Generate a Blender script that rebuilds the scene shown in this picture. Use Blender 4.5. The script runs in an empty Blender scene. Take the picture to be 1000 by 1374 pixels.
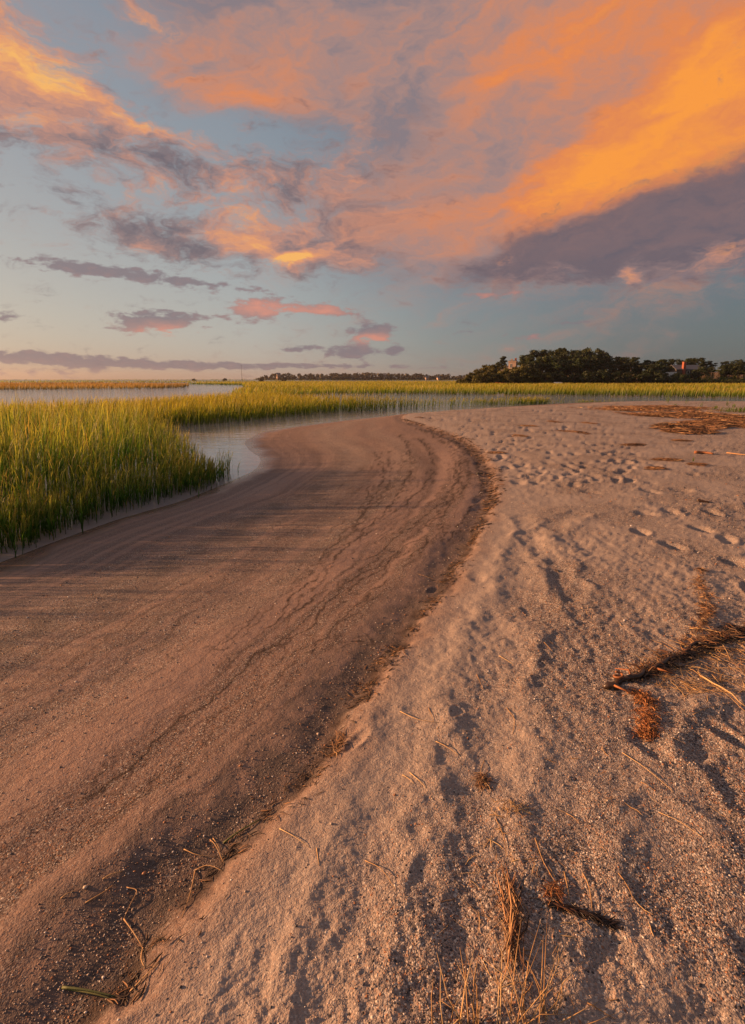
import bpy, math, random
import numpy as np
from mathutils import Vector, Matrix

R = math.radians
SC = bpy.context.scene
COL = SC.collection
rng = np.random.default_rng(7)
random.seed(7)

# ------------------------------------------------------------------ camera
CAM_H = 1.60            # metres above the water level (z = 0)
PITCH = R(13.3)
FPX = 750.0             # focal length in pixels of the 1000 x 1374 photograph
cam_d = bpy.data.cameras.new('camera')
cam_d.sensor_fit = 'VERTICAL'
cam_d.sensor_height = 24.0
cam_d.lens = 24.0 * FPX / 1374.0
cam_d.clip_start = 0.05
cam_d.clip_end = 8000
cam = bpy.data.objects.new('camera', cam_d)
COL.objects.link(cam)
cam.location = (0, 0, CAM_H)
cam.rotation_euler = (R(90) - PITCH, 0, 0)
SC.camera = cam

# ------------------------------------------------------------------ exposure and render settings
SC.view_settings.view_transform = 'Standard'
SC.view_settings.look = 'None'
SC.view_settings.gamma = 1
SC.view_settings.use_curve_mapping = False
SC.view_settings.exposure = 1.05
SC.render.engine = 'CYCLES'
SC.cycles.use_denoising = True
SC.cycles.max_bounces = 5
SC.cycles.diffuse_bounces = 2
SC.cycles.glossy_bounces = 2
SC.cycles.transmission_bounces = 3
SC.cycles.transparent_max_bounces = 4
SC.cycles.volume_bounces = 0
SC.cycles.sample_clamp_indirect = 4

SUN_AZ = R(-82)         # left of the view, very slightly ahead
SUN_EL = R(11.0)
SKY_K = 0.10            # strength of the world background

def pix_dir(px, py):
    dx = (px - 500.0) / FPX
    dy = (687.0 - py) / FPX
    return Vector((dx, math.cos(PITCH) + dy * math.sin(PITCH), -math.sin(PITCH) + dy * math.cos(PITCH)))

def pix_sky(px, py):
    d = pix_dir(px, py).normalized()
    return math.degrees(math.atan2(d.x, d.y)), math.degrees(math.asin(d.z))

def pix_plane(px, py, z=0.0):
    d = pix_dir(px, py)
    s = (CAM_H - z) / (-d.z)
    return (d.x * s, d.y * s)

# ------------------------------------------------------------------ node helper
class NT:
    def __init__(self, tree):
        self.t = tree
        self.n = tree.nodes
        self.l = tree.links
    def new(self, kind, **kw):
        nd = self.n.new(kind)
        for k, v in kw.items():
            setattr(nd, k, v)
        return nd
    def put(self, sock, v):
        if isinstance(v, bpy.types.NodeSocket):
            self.l.new(v, sock)
        else:
            if isinstance(v, (tuple, list)) and sock.type == 'RGBA' and len(v) == 3:
                v = (*v, 1)
            sock.default_value = v
    def m(self, op, a, b=None, c=None, clamp=False):
        nd = self.new('ShaderNodeMath', operation=op, use_clamp=clamp)
        self.put(nd.inputs[0], a)
        if b is not None: self.put(nd.inputs[1], b)
        if c is not None: self.put(nd.inputs[2], c)
        return nd.outputs[0]
    def v(self, op, a, b=None, s=None):
        nd = self.new('ShaderNodeVectorMath', operation=op)
        self.put(nd.inputs[0], a)
        if b is not None: self.put(nd.inputs[1], b)
        if s is not None: self.put(nd.inputs['Scale'], s)
        return nd.outputs['Value'] if op in ('DOT_PRODUCT', 'LENGTH') else nd.outputs['Vector']
    def mix(self, f, a, b, mode='MIX'):
        nd = self.new('ShaderNodeMix', data_type='RGBA', blend_type=mode)
        nd.clamp_factor = True
        self.put(nd.inputs[0], f); self.put(nd.inputs[6], a); self.put(nd.inputs[7], b)
        return nd.outputs[2]
    def noise(self, vec, scale, detail=4, rough=0.5, dist=0.0, col=False, lac=2.0, dim='3D'):
        nd = self.new('ShaderNodeTexNoise', noise_dimensions=dim)
        self.put(nd.inputs['Vector'], vec)
        nd.inputs['Scale'].default_value = scale
        nd.inputs['Detail'].default_value = detail
        nd.inputs['Roughness'].default_value = rough
        nd.inputs['Distortion'].default_value = dist
        nd.inputs['Lacunarity'].default_value = lac
        return nd.outputs['Color'] if col else nd.outputs['Fac']
    def vor(self, vec, scale, feature='F1', out='Distance', rand=1.0):
        nd = self.new('ShaderNodeTexVoronoi', feature=feature)
        self.put(nd.inputs['Vector'], vec)
        nd.inputs['Scale'].default_value = scale
        nd.inputs['Randomness'].default_value = rand
        return nd.outputs[out]
    def ss(self, x, lo, hi, a=0.0, b=1.0):
        nd = self.new('ShaderNodeMapRange', interpolation_type='SMOOTHSTEP')
        self.put(nd.inputs[0], x); self.put(nd.inputs[1], lo); self.put(nd.inputs[2], hi)
        self.put(nd.inputs[3], a); self.put(nd.inputs[4], b)
        return nd.outputs[0]
    def lin(self, x, lo, hi, a=0.0, b=1.0):
        nd = self.new('ShaderNodeMapRange')
        self.put(nd.inputs[0], x); self.put(nd.inputs[1], lo); self.put(nd.inputs[2], hi)
        self.put(nd.inputs[3], a); self.put(nd.inputs[4], b)
        return nd.outputs[0]
    def ramp(self, x, stops, interp='LINEAR'):
        nd = self.new('ShaderNodeValToRGB')
        cr = nd.color_ramp
        cr.interpolation = interp
        while len(cr.elements) < len(stops): cr.elements.new(0.5)
        for e, (p, c) in zip(cr.elements, stops):
            e.position = p; e.color = (*c, 1)
        self.put(nd.inputs[0], x)
        return nd.outputs[0]
    def xyz(self, x, y, z=0.0):
        nd = self.new('ShaderNodeCombineXYZ')
        self.put(nd.inputs[0], x); self.put(nd.inputs[1], y); self.put(nd.inputs[2], z)
        return nd.outputs[0]
    def sep(self, v):
        nd = self.new('ShaderNodeSeparateXYZ')
        self.put(nd.inputs[0], v)
        return nd.outputs
    def mapping(self, vec, loc, rot, scale, kind='TEXTURE'):
        nd = self.new('ShaderNodeMapping', vector_type=kind)
        self.put(nd.inputs['Vector'], vec)
        nd.inputs['Location'].default_value = loc
        nd.inputs['Rotation'].default_value = rot
        nd.inputs['Scale'].default_value = scale
        return nd.outputs[0]

# ------------------------------------------------------------------ world: clear evening sky with lit clouds
def build_world():
    w = bpy.data.worlds.new('World')
    SC.world = w
    w.use_nodes = True
    k = NT(w.node_tree)
    k.n.clear()
    tc = k.new('ShaderNodeTexCoord')
    d = k.v('NORMALIZE', tc.outputs['Generated'])
    x, y, z = k.sep(d)
    az = k.m('MULTIPLY', k.m('ARCTAN2', x, y), 180 / math.pi)
    el = k.m('MULTIPLY', k.m('ARCSINE', z), 180 / math.pi)
    P0 = k.xyz(az, el)
    # wispy warp of the direction (degrees)
    wn = k.noise(k.v('MULTIPLY', P0, (0.075, 0.17, 0)), 1.0, 5, 0.62, dim='2D', col=True)
    wv = k.v('MULTIPLY', k.v('SUBTRACT', wn, (0.5, 0.5, 0.5)), (8.5, 4.0, 0))
    P = k.v('ADD', P0, wv)

    frames = {}
    def frame(vec, rot):                       # the direction turned by a few fixed angles, shared between the clouds
        q = min((-14, -5, 0, 4, 10, 15, 20, 30, 45), key=lambda a: abs(a - rot))
        key = (id(vec), q)
        if key not in frames:
            c_, s_ = math.cos(R(q)), math.sin(R(q))
            frames[key] = (vec if q == 0 else k.xyz(k.v('DOT_PRODUCT', vec, (c_, s_, 0)), k.v('DOT_PRODUCT', vec, (-s_, c_, 0))), c_, s_)
        return frames[key]
    def blobs(lst, vec=P):
        tot = None
        for (px, py, rx, ry, rot, wt) in lst:
            a, e = pix_sky(px, py)
            fv, c_, s_ = frame(vec, rot)
            u, w_ = a * c_ + e * s_, -a * s_ + e * c_
            nd = k.new('ShaderNodeVectorMath', operation='MULTIPLY_ADD')
            k.put(nd.inputs[0], fv)
            nd.inputs[1].default_value = (1 / rx, 1 / ry, 0)
            nd.inputs[2].default_value = (-u / rx, -w_ / ry, 0)
            q = nd.outputs[0]
            g = k.m('POWER', 0.36788, k.v('DOT_PRODUCT', q, q))
            tot = k.m('MULTIPLY', g, wt) if tot is None else k.m('MULTIPLY_ADD', g, wt, tot)
        return tot

    sky = k.new('ShaderNodeTexSky', sky_type='NISHITA')
    sky.sun_disc = False
    sky.sun_elevation = R(7)
    sky.sun_rotation = SUN_AZ
    sky.altitude = 0
    sky.air_density = 1.0
    sky.dust_density = 1.6
    sky.ozone_density = 1.5
    S = 0.452 / SKY_K
    def c(r, g, b): return (r * S, g * S, b * S)
    toward = k.m('ADD', k.m('MULTIPLY', x, math.sin(SUN_AZ)), k.m('MULTIPLY', y, math.cos(SUN_AZ)))   # -1..1 towards the sun
    # evening veil: pale peach low on the sun's side, slate on the far side
    lowf = k.m('EXPONENT', k.m('MULTIPLY', k.m('ABSOLUTE', el), -1 / 15.0))
    veil = k.ramp(k.lin(toward, -0.75, 1.0), [(0.0, (0.095, 0.115, 0.13)), (0.28, (0.155, 0.19, 0.205)), (0.45, (0.33, 0.375, 0.37)),
                                              (0.62, (0.66, 0.66, 0.60)), (1.0, (0.95, 0.75, 0.52))])
    hz = k.m('EXPONENT', k.m('MULTIPLY', k.m('ABSOLUTE', el), -1 / 2.6))
    veil = k.mix(k.m('MULTIPLY', hz, k.ss(toward, -0.45, 0.7)), veil, (0.62, 0.36, 0.24))
    upper = k.ramp(k.lin(toward, -0.75, 1.0), [(0.0, (0.14, 0.17, 0.23)), (0.4, (0.17, 0.225, 0.31)), (0.75, (0.27, 0.32, 0.40)), (1.0, (0.40, 0.42, 0.44))])
    base = k.mix(lowf, upper, veil)
    base = k.v('SCALE', base, s=S)
    base = k.mix(0.25, base, k.v('SCALE', sky.outputs[0], s=0.48))

    # noises
    nbig = k.noise(k.v('MULTIPLY', P, (0.055, 0.13, 0)), 1.0, 6, 0.56, dim='2D')                        # stretched sideways
    nfine = k.noise(k.v('MULTIPLY', P, (0.36, 0.80, 0)), 1.0, 7, 0.70, dim='2D')
    rotP = frame(P, 20)[0]
    nstreak = k.noise(k.v('MULTIPLY', rotP, (0.05, 0.17, 0)), 1.0, 7, 0.55, dim='2D', dist=0.5)         # sweeping fibres

    # ---- high sheet (pink to orange)
    sheet = blobs([
        (960, 20, 24, 15, 10, 1.25), (680, 30, 15, 11, 10, .95), (930, 190, 20, 5.0, 12, 1.0), (700, 262, 14, 4.2, 15, .95), (600, 150, 9, 6, 20, .55),
        (350, 40, 15, 6.0, 4, .85), (400, 118, 10, 1.8, 4, .35), (455, 185, 9, 2.4, -5, -.30), (290, 180, 9, 2.2, 0, -.36), (530, 220, 3.5, 1.6, 0, -.25), (140, 60, 5, 4, 20, -.30),
    ])
    out_f = k.ss(k.m('ABSOLUTE', az), 42, 62)
    upf = k.ss(el, 33, 46)
    rest = k.m('MULTIPLY', k.m('MAXIMUM', out_f, upf), k.ss(el, 9, 20))                       # the sky goes on beyond the frame
    sheet = k.m('MULTIPLY_ADD', rest, 0.30, sheet)
    f1 = k.m('ADD', sheet, k.m('MULTIPLY_ADD', nstreak, 0.75, -0.52))
    f1 = k.m('ADD', f1, k.m('MULTIPLY_ADD', nfine, 0.45, -0.225))
    m1 = k.ss(f1, -0.12, 0.72)
    glow = blobs([
        (925, 105, 4.6, 3.0, 30, .30), (1000, 100, 6, 6, 20, .12), (970, 205, 17, 2.6, 10, .42), (740, 262, 13, 2.2, 15, .40), (830, 60, 6, 8, 45, .16),
        (655, 105, 4, 1.6, 45, .18), (800, 157, 1.6, 1.0, 30, .22), (310, 122, 9, .9, -4, .22), (990, 10, 14, 10, 0, .12),
        (560, 262, 10, 2.4, 10, .16), (930, 158, 10, 1.2, 4, -.26), (725, 180, 8, 1.5, 20, -.14), (840, 110, 2.5, 5, 20, -.10), (820, 90, 30, 16, 20, .42), (570, 90, 6, 3, 20, -.14),
    ])
    g1 = k.m('ADD', glow, k.m('MULTIPLY_ADD', nstreak, 1.45, -0.69))
    g1 = k.m('ADD', g1, k.m('MULTIPLY_ADD', nfine, 0.55, -0.275))
    g1 = k.m('ADD', g1, k.m('MULTIPLY', rest, 0.20))
    c1 = k.ramp(g1, [(0.0, (0.27, 0.215, 0.235)), (0.2, (0.43, 0.26, 0.23)), (0.42, (0.64, 0.27, 0.165)), (0.66, (0.86, 0.27, 0.085)), (1.0, (1.08, 0.37, 0.05))])
    colr = k.mix(k.m('MULTIPLY', m1, 0.93), base, k.v('SCALE', c1, s=S))

    # ---- soft slate belly under the orange edge
    bel = blobs([(880, 302, 16, 2.6, 10, .95), (1020, 268, 10, 3.4, 10, .70), (720, 338, 9, 2.0, 4, .62), (960, 335, 10, 2.2, 4, .45)])
    fb = k.m('ADD', bel, k.m('ADD', k.m('MULTIPLY_ADD', nstreak, 0.55, -0.27), k.m('MULTIPLY_ADD', nfine, 0.75, -0.38)))
    mb = k.ss(fb, 0.12, 0.92)
    cb = k.ramp(k.m('ADD', k.m('MULTIPLY_ADD', nstreak, 1.0, -0.30), k.m('MULTIPLY_ADD', nfine, 0.8, -0.40)), [(0.0, (0.145, 0.125, 0.155)), (0.5, (0.24, 0.165, 0.175)), (1.0, (0.46, 0.22, 0.17))])
    colr = k.mix(k.m('MULTIPLY', mb, 0.93), colr, k.v('SCALE', cb, s=S))

    # ---- lower broken clouds with mauve bellies
    low = blobs([
        (690, 350, 8, 1.6, 0, .50), (800, 366, 12, 1.6, 0, .60), (960, 350, 9, 1.8, 5, .55),
        (315, 322, 11, 2.3, -5, .85), (420, 340, 6, 1.6, 0, .60), (490, 290, 9, 2.6, 10, .55), (190, 318, 6, 1.2, -14, .55),
        (15, 75, 5.5, 3.4, -14, .80), (70, 125, 6, 1.8, -14, .45), (70, 185, 13, 2.6, -5, .58), (200, 172, 7, 1.2, -14, .45), (250, 225, 14, 1.6, 0, .34), (190, 18, 3.2, .9, -14, .50), (430, 228, 8, 1.6, 10, .48), (470, 160, 9, 1.6, 4, .30), (330, 252, 8, 1.2, 0, .26),
    ])
    low = k.m('MULTIPLY_ADD', rest, 0.20, low)
    f2 = k.m('ADD', low, k.m('MULTIPLY_ADD', nbig, 0.55, -0.40))
    f2 = k.m('ADD', f2, k.m('MULTIPLY_ADD', nfine, 2.1, -1.12))
    m2 = k.ss(f2, -0.05, 0.82)
    lit = blobs([
        (35, 85, 5.5, 3.0, -14, .62), (393, 348, 2.4, .6, 8, 1.05), (322, 326, 2.2, .9, -20, .45), (862, 372, 1.2, .8, 20, .55),
        (673, 333, 1.2, .7, 0, .85), (980, 330, 2.2, .9, 20, .60), (300, 290, 9, 1.4, -10, .26), (220, 178, 7, .9, -10, .34), (430, 290, 10, 3, 0, .22),
        (190, 20, 4, 1.2, 0, .5), (850, 305, 17, 3.4, 9, -.34), (80, 185, 14, 3.2, -5, .12), (440, 190, 12, 3, 0, .1),
    ])
    nf2 = k.noise(k.v('MULTIPLY', P, (0.20, 0.48, 0)), 1.0, 6, 0.66, dim='2D')
    g2 = k.m('ADD', lit, k.m('MULTIPLY_ADD', nf2, 1.5, -0.57))
    c2 = k.ramp(g2, [(0.0, (0.165, 0.135, 0.16)), (0.25, (0.28, 0.195, 0.20)), (0.5, (0.58, 0.28, 0.205)), (0.75, (0.86, 0.36, 0.16)), (1.0, (1.05, 0.52, 0.13))])
    colr = k.mix(k.m('MULTIPLY', m2, 0.90), colr, k.v('SCALE', c2, s=S))

    # ---- small clouds near the horizon
    P3 = k.v('ADD', P0, k.v('SCALE', wv, s=0.22))
    small = blobs([
        (212, 432, 4.6, 1.1, 3, 1.0), (345, 418, 3.0, 1.2, 0, .9), (438, 416, 3.6, .65, -3, .9), (498, 445, 2.5, .9, 0, 1.0),
        (474, 472, 3.0, .75, 0, 1.0), (532, 471, 1.0, .55, 0, .9), (400, 467, 2.2, .4, 4, .7), (200, 372, 10, .75, -5, .85), (100, 362, 3, .5, 0, .5),
        (60, 478, 9, .42, -1, .75), (230, 488, 12, .36, -1, .75), (40, 497, 10, .8, 0, .5), (450, 492, 16, .35, 0, .55),
        (710, 451, 3, .5, 0, .5), (665, 395, 4, .28, 0, .7), (775, 434, 2.6, .3, 0, .55), (5, 425, 1.5, .8, 0, .6), (635, 443, 2, .25, 6, .6), (900, 375, 5, .6, 5, .6),
    ], P3)
    ns = k.noise(k.v('MULTIPLY', P3, (0.55, 1.5, 0)), 1.0, 6, 0.6, dim='2D')
    bank = k.m('MULTIPLY', k.m('EXPONENT', k.m('MULTIPLY', k.v('DOT_PRODUCT', k.v('MULTIPLY', P0, (0, .5, 0)), k.v('MULTIPLY', P0, (0, .5, 0))), -1)), k.m('MULTIPLY', out_f, 0.5))
    f3 = k.m('ADD', k.m('ADD', small, bank), k.m('MULTIPLY_ADD', ns, 1.5, -0.85))
    m3 = k.ss(f3, 0.28, 0.62)
    g3 = k.m('ADD', blobs([(225, 446, 4, .8, 0, .85), (345, 415, 3.5, 1.1, 0, .8), (438, 416, 4, .9, 0, .75), (500, 454, 2.4, .55, 0, .9), (200, 385, 9, .7, -5, .1), (665, 396, 5, .6, 0, .5), (710, 451, 3, .7, 0, .35)], P3),
             k.m('MULTIPLY_ADD', ns, 0.8, -0.42))
    c3 = k.ramp(g3, [(0.0, (0.23, 0.185, 0.21)), (0.4, (0.36, 0.22, 0.215)), (0.9, (0.74, 0.285, 0.20))])
    colr = k.mix(k.m('MULTIPLY', m3, 0.85), colr, k.v('SCALE', c3, s=S))

    bg = k.new('ShaderNodeBackground')
    bg.inputs['Strength'].default_value = SKY_K
    k.l.new(colr, bg.inputs['Color'])
    o = k.new('ShaderNodeOutputWorld')
    k.l.new(bg.outputs[0], o.inputs['Surface'])
    w.cycles.sampling_method = 'NONE'
build_world()

# ------------------------------------------------------------------ sun
sd = bpy.data.lights.new('sun', 'SUN')
sd.energy = 5.0
sd.angle = R(0.9)
sd.color = (1.0, 0.50, 0.23)
sun = bpy.data.objects.new('sun', sd)
COL.objects.link(sun)
sun_dir = Vector((math.sin(SUN_AZ) * math.cos(SUN_EL), math.cos(SUN_AZ) * math.cos(SUN_EL), math.sin(SUN_EL)))
sun.rotation_euler = sun_dir.to_track_quat('Z', 'Y').to_euler()
sun.location = (-20, 0, 30)

# ------------------------------------------------------------------ numpy helpers
_perm = np.random.default_rng(3).permutation(4096).astype(np.int64)
_ang = np.random.default_rng(4).random(4096) * 2 * math.pi
_gx, _gy = np.cos(_ang), np.sin(_ang)

def perlin(x, y, seed=0):
    xi = np.floor(x).astype(np.int64); yi = np.floor(y).astype(np.int64)
    xf = x - xi; yf = y - yi
    def g(ix, iy, fx, fy):
        h = _perm[(_perm[(ix + seed * 131) & 4095] + iy) & 4095]
        return _gx[h] * fx + _gy[h] * fy
    u = xf * xf * xf * (xf * (xf * 6 - 15) + 10); v = yf * yf * yf * (yf * (yf * 6 - 15) + 10)
    a = g(xi, yi, xf, yf); b = g(xi + 1, yi, xf - 1, yf); c = g(xi, yi + 1, xf, yf - 1); d = g(xi + 1, yi + 1, xf - 1, yf - 1)
    return (a + (b - a) * u) * (1 - v) + (c + (d - c) * u) * v

def fbm(x, y, oct=4, seed=0, gain=0.5):
    r = 0; amp = 1.0
    for o in range(oct):
        r = r + amp * perlin(x * 2 ** o, y * 2 ** o, seed + o * 7)
        amp *= gain
    return r

def sstep(x, a, b):
    t = np.clip((x - a) / (b - a), 0, 1)
    return t * t * (3 - 2 * t)

def poly_dist(x, y, pts, closed=False):
    d = np.full(x.shape, 1e9)
    n = len(pts)
    for i in range(n if closed else n - 1):
        ax, ay = pts[i]; bx, by = pts[(i + 1) % n]
        ex, ey = bx - ax, by - ay
        t = np.clip(((x - ax) * ex + (y - ay) * ey) / (ex * ex + ey * ey + 1e-12), 0, 1)
        d = np.minimum(d, (x - ax - t * ex) ** 2 + (y - ay - t * ey) ** 2)
    return np.sqrt(d)

def inside(x, y, pts):
    r = np.zeros(x.shape, bool)
    n = len(pts)
    for i in range(n):
        ax, ay = pts[i]; bx, by = pts[(i + 1) % n]
        if ay == by: continue
        c = ((ay > y) != (by > y)) & (x < (bx - ax) * (y - ay) / (by - ay) + ax)
        r ^= c
    return r

def smooth_line(pts, n=6):
    """Catmull-Rom through the points"""
    P = [np.array(p, float) for p in pts]
    P = [2 * P[0] - P[1]] + P + [2 * P[-1] - P[-2]]
    out = []
    for i in range(1, len(P) - 2):
        for k in range(n):
            t = k / n
            p0, p1, p2, p3 = P[i - 1:i + 3]
            out.append(tuple(0.5 * ((2 * p1) + (-p0 + p2) * t + (2 * p0 - 5 * p1 + 4 * p2 - p3) * t * t + (-p0 + 3 * p1 - 3 * p2 + p3) * t ** 3)))
    out.append(tuple(P[-2]))
    return out

def PP(lst, z=0.0):
    return [pix_plane(a, b, z) for a, b in lst]

def mesh_np(name, verts, faces_flat, loop_totals, mat=None, parent=None, smooth=True):
    """fast mesh from numpy arrays"""
    me = bpy.data.meshes.new(name)
    verts = np.asarray(verts, np.float32)
    faces_flat = np.asarray(faces_flat, np.int32).ravel()
    lt = np.asarray(loop_totals, np.int32)
    me.vertices.add(len(verts)); me.vertices.foreach_set('co', verts.ravel())
    me.loops.add(len(faces_flat)); me.loops.foreach_set('vertex_index', faces_flat)
    me.polygons.add(len(lt))
    st = np.concatenate([[0], np.cumsum(lt)[:-1]]).astype(np.int32)
    me.polygons.foreach_set('loop_start', st)
    me.polygons.foreach_set('loop_total', lt)
    me.polygons.foreach_set('use_smooth', np.full(len(lt), smooth))
    me.update(calc_edges=True)
    if mat: me.materials.append(mat)
    o = bpy.data.objects.new(name, me)
    COL.objects.link(o)
    if parent: o.parent = parent
    return o

def set_col(o, name, rgba):
    a = o.data.attributes.new(name, 'FLOAT_COLOR', 'POINT')
    a.data.foreach_set('color', np.asarray(rgba, np.float32).ravel())

def tag(o, label=None, cat=None, group=None, kind=None):
    if label: o['label'] = label
    if cat: o['category'] = cat
    if group: o['group'] = group
    if kind: o['kind'] = kind
    return o

ORD = 'first second third fourth fifth sixth seventh eighth ninth tenth eleventh twelfth thirteenth fourteenth fifteenth sixteenth seventeenth eighteenth nineteenth twentieth twenty-first twenty-second twenty-third twenty-fourth twenty-fifth twenty-sixth twenty-seventh twenty-eighth twenty-ninth thirtieth thirty-first thirty-second thirty-third'.split()

def empty(name, loc, rz=0.0):
    o = bpy.data.objects.new(name, None)
    o.empty_display_size = 0.1
    COL.objects.link(o)
    o.location = loc; o.rotation_euler = (0, 0, rz)
    return o

# ------------------------------------------------------------------ shorelines, read off the photograph where they lie on water level
_shore = PP([(-60, 778), (0, 756), (60, 731), (130, 706), (205, 683), (270, 662), (318, 642), (345, 628), (350, 616), (338, 606), (328, 597), (335, 588),
             (362, 578), (440, 567), (520, 559), (600, 552), (680, 546), (740, 542.3)])
SHORE = [(-8.5, -9.0), (-5.6, -2.0), (-4.5, 1.6)] + _shore + [(16.5, 41.5), (24, 41.5), (42, 40), (110, 36)]
SHORE = smooth_line(SHORE, 3)
LAND = SHORE + [(160, 30), (160, -40), (-8.5, -40)]
WRACK_PX = [(60, 1470), (165, 1345), (225, 1245), (300, 1155), (380, 1082), (458, 992), (500, 912), (556, 842), (600, 782), (640, 715), (664, 662), (655, 625), (622, 592), (572, 573), (540, 563)]
WRACK = [(-2.6, -9), (-1.25, -1.2)] + PP(WRACK_PX, 0.20) + PP([(552, 556), (630, 551), (700, 547), (765, 544)], 0.15) + [(18, 38.5), (26, 38), (60, 36), (110, 32)]
WRACK = smooth_line(WRACK, 3)
UPPER = WRACK + [(160, 28), (160, -40), (-2.6, -40)]

# marsh outlines (metres, from base lines and from tops that hide the back edge)
P1 = PP([(-60, 758), (0, 742), (60, 718), (130, 693), (205, 671), (255, 657), (284, 645), (286, 640), (262, 616), (232, 592), (205, 581)]) + [(-16, 18), (-22, 10), (-12, 2.4), (-6.0, 1.2), (-5.2, 1.9)]
P2 = PP([(205, 580), (240, 574), (330, 566), (450, 554.5), (560, 548.5), (650, 544), (692, 540.5)]) + [(11, 43), (8, 38), (3, 34), (-2, 33.5), (-4.5, 38), (-8, 46), (-11, 44), (-12.5, 33), (-14, 25.5), (-18, 20), (-40, 17), (-40, 9), (-22, 10), (-16, 18)]
P3 = [(-11, 50), (-4, 64), (0, 63)] + PP([(520, 529), (640, 530), (800, 531.5), (900, 533), (1000, 534.5), (1250, 536)]) + [(190, 60), (300, 120), (300, 420), (60, 420), (-60, 400), (-75, 260), (-70, 215), (-40, 175), (-22, 100), (-15, 60)]
POOL = PP([(938, 526.2), (1010, 527.5), (1200, 529), (1200, 524.5), (1000, 523.6), (940, 524.2)])
POOL2 = PP([(762, 519.2), (800, 519.8), (812, 519.0), (780, 518.4)])
P4 = [(-400, 70), (-110, 90)] + PP([(0, 523.2), (100, 522.6), (200, 521.6), (246, 520)]) + [(-48, 150), (-60, 185), (-110, 230), (-400, 260)]
P5 = [(-1400, 262), (-300, 262), (-110, 300), (-60, 380), (60, 425), (300, 425), (1400, 300), (1400, 1600), (-1400, 1600)]
T1 = PP([(680, 543.0), (740, 543.0), (744, 540.2), (690, 540.2)])       # green clump on the far shore
T2 = PP([(772, 541.2), (812, 541.2), (815, 539.6), (776, 539.6)])

FOOT = []   # footprints: x, y, angle, length, width, depth

def base_h(x, y):
    dW = poly_dist(x, y, SHORE)
    inl = inside(x, y, LAND)
    dK = poly_dist(x, y, WRACK)
    up = inside(x, y, UPPER)
    dKs = np.where(up, dK, -dK) + 0.075 * fbm(x * 2.6, y * 2.6, 4, 11, .6)
    wob = 0.06 * fbm(x * 0.6, y * 0.6, 3, 5)
    dWs = np.where(inl, dW, -dW) + wob
    r = np.clip(dWs, 0, None) / (np.clip(dWs, 0, None) + dK + 0.02)
    zl = 0.20 * r ** 0.85
    zu = 0.20 + 0.11 * (1 - np.exp(-np.clip(dKs, 0, None) / 1.8))
    zu = np.minimum(zu, 0.10 * np.clip(dWs, 0, None) + 0.02)
    near = sstep(-dKs * 0 + (34 - y), 0, 6)
    step = sstep(dKs, -0.03, 0.10)
    z = np.where(up, zu, zl)
    z = z + near * (0.026 * step - (0.013 + 0.020 * fbm(x * 1.9, y * 1.9, 2, 21)) * np.exp(-((dKs + 0.10) / 0.10) ** 2) + (0.006 + 0.012 * fbm(x * 1.3, y * 1.3, 2, 23)) * np.exp(-((dKs + 0.36) / 0.13) ** 2)) * sstep(dWs, 0.0, 0.5)
    zo = -0.42 * (1 - np.exp(-np.clip(-dWs, 0, None) / 3.5))
    z = np.where(dWs > 0, z, zo)
    return z, dWs, dKs, up

def marsh_mask(x, y):
    m = inside(x, y, P1) | inside(x, y, P2) | inside(x, y, P3) | inside(x, y, P4) | inside(x, y, P5)
    return m & ~inside(x, y, POOL) & ~inside(x, y, POOL2)

def hills(x, y):
    u = (x - 165) / 135; v = (y - 232) / 50
    h = 4.6 * sstep(1 - np.sqrt(u * u + v * v), 0.0, 0.42)
    h = h + 1.6 * sstep(y, 640, 800) * sstep(-abs(x + 10), -210, -150)
    d = 2.2 * np.clip(fbm(x * 0.01, y * 0.02, 4, 31) + 0.35, 0, None) * sstep(y, 600, 720) * sstep(-x, 120, 200)
    return h + d

TROUGH = [([(770, 690), (715, 720), (700, 770), (720, 830)], .10, .016), ([(700, 690), (745, 760), (770, 800)], .08, .016), ([(640, 1374), (640, 1150), (650, 1000), (660, 900), (690, 800)], .11, .016),
          ([(770, 1374), (760, 1200), (740, 1080)], .10, .012), ([(1000, 955), (960, 1000), (985, 1060)], .07, .016),
          ([(480, 1330), (500, 1200), (530, 1060), (560, 960)], .10, .011), ([(880, 1374), (900, 1250), (890, 1120)], .09, .011)]
TROUGH = [(smooth_line(PP(p, 0.27), 4), w, d) for p, w, d in TROUGH]

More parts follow.
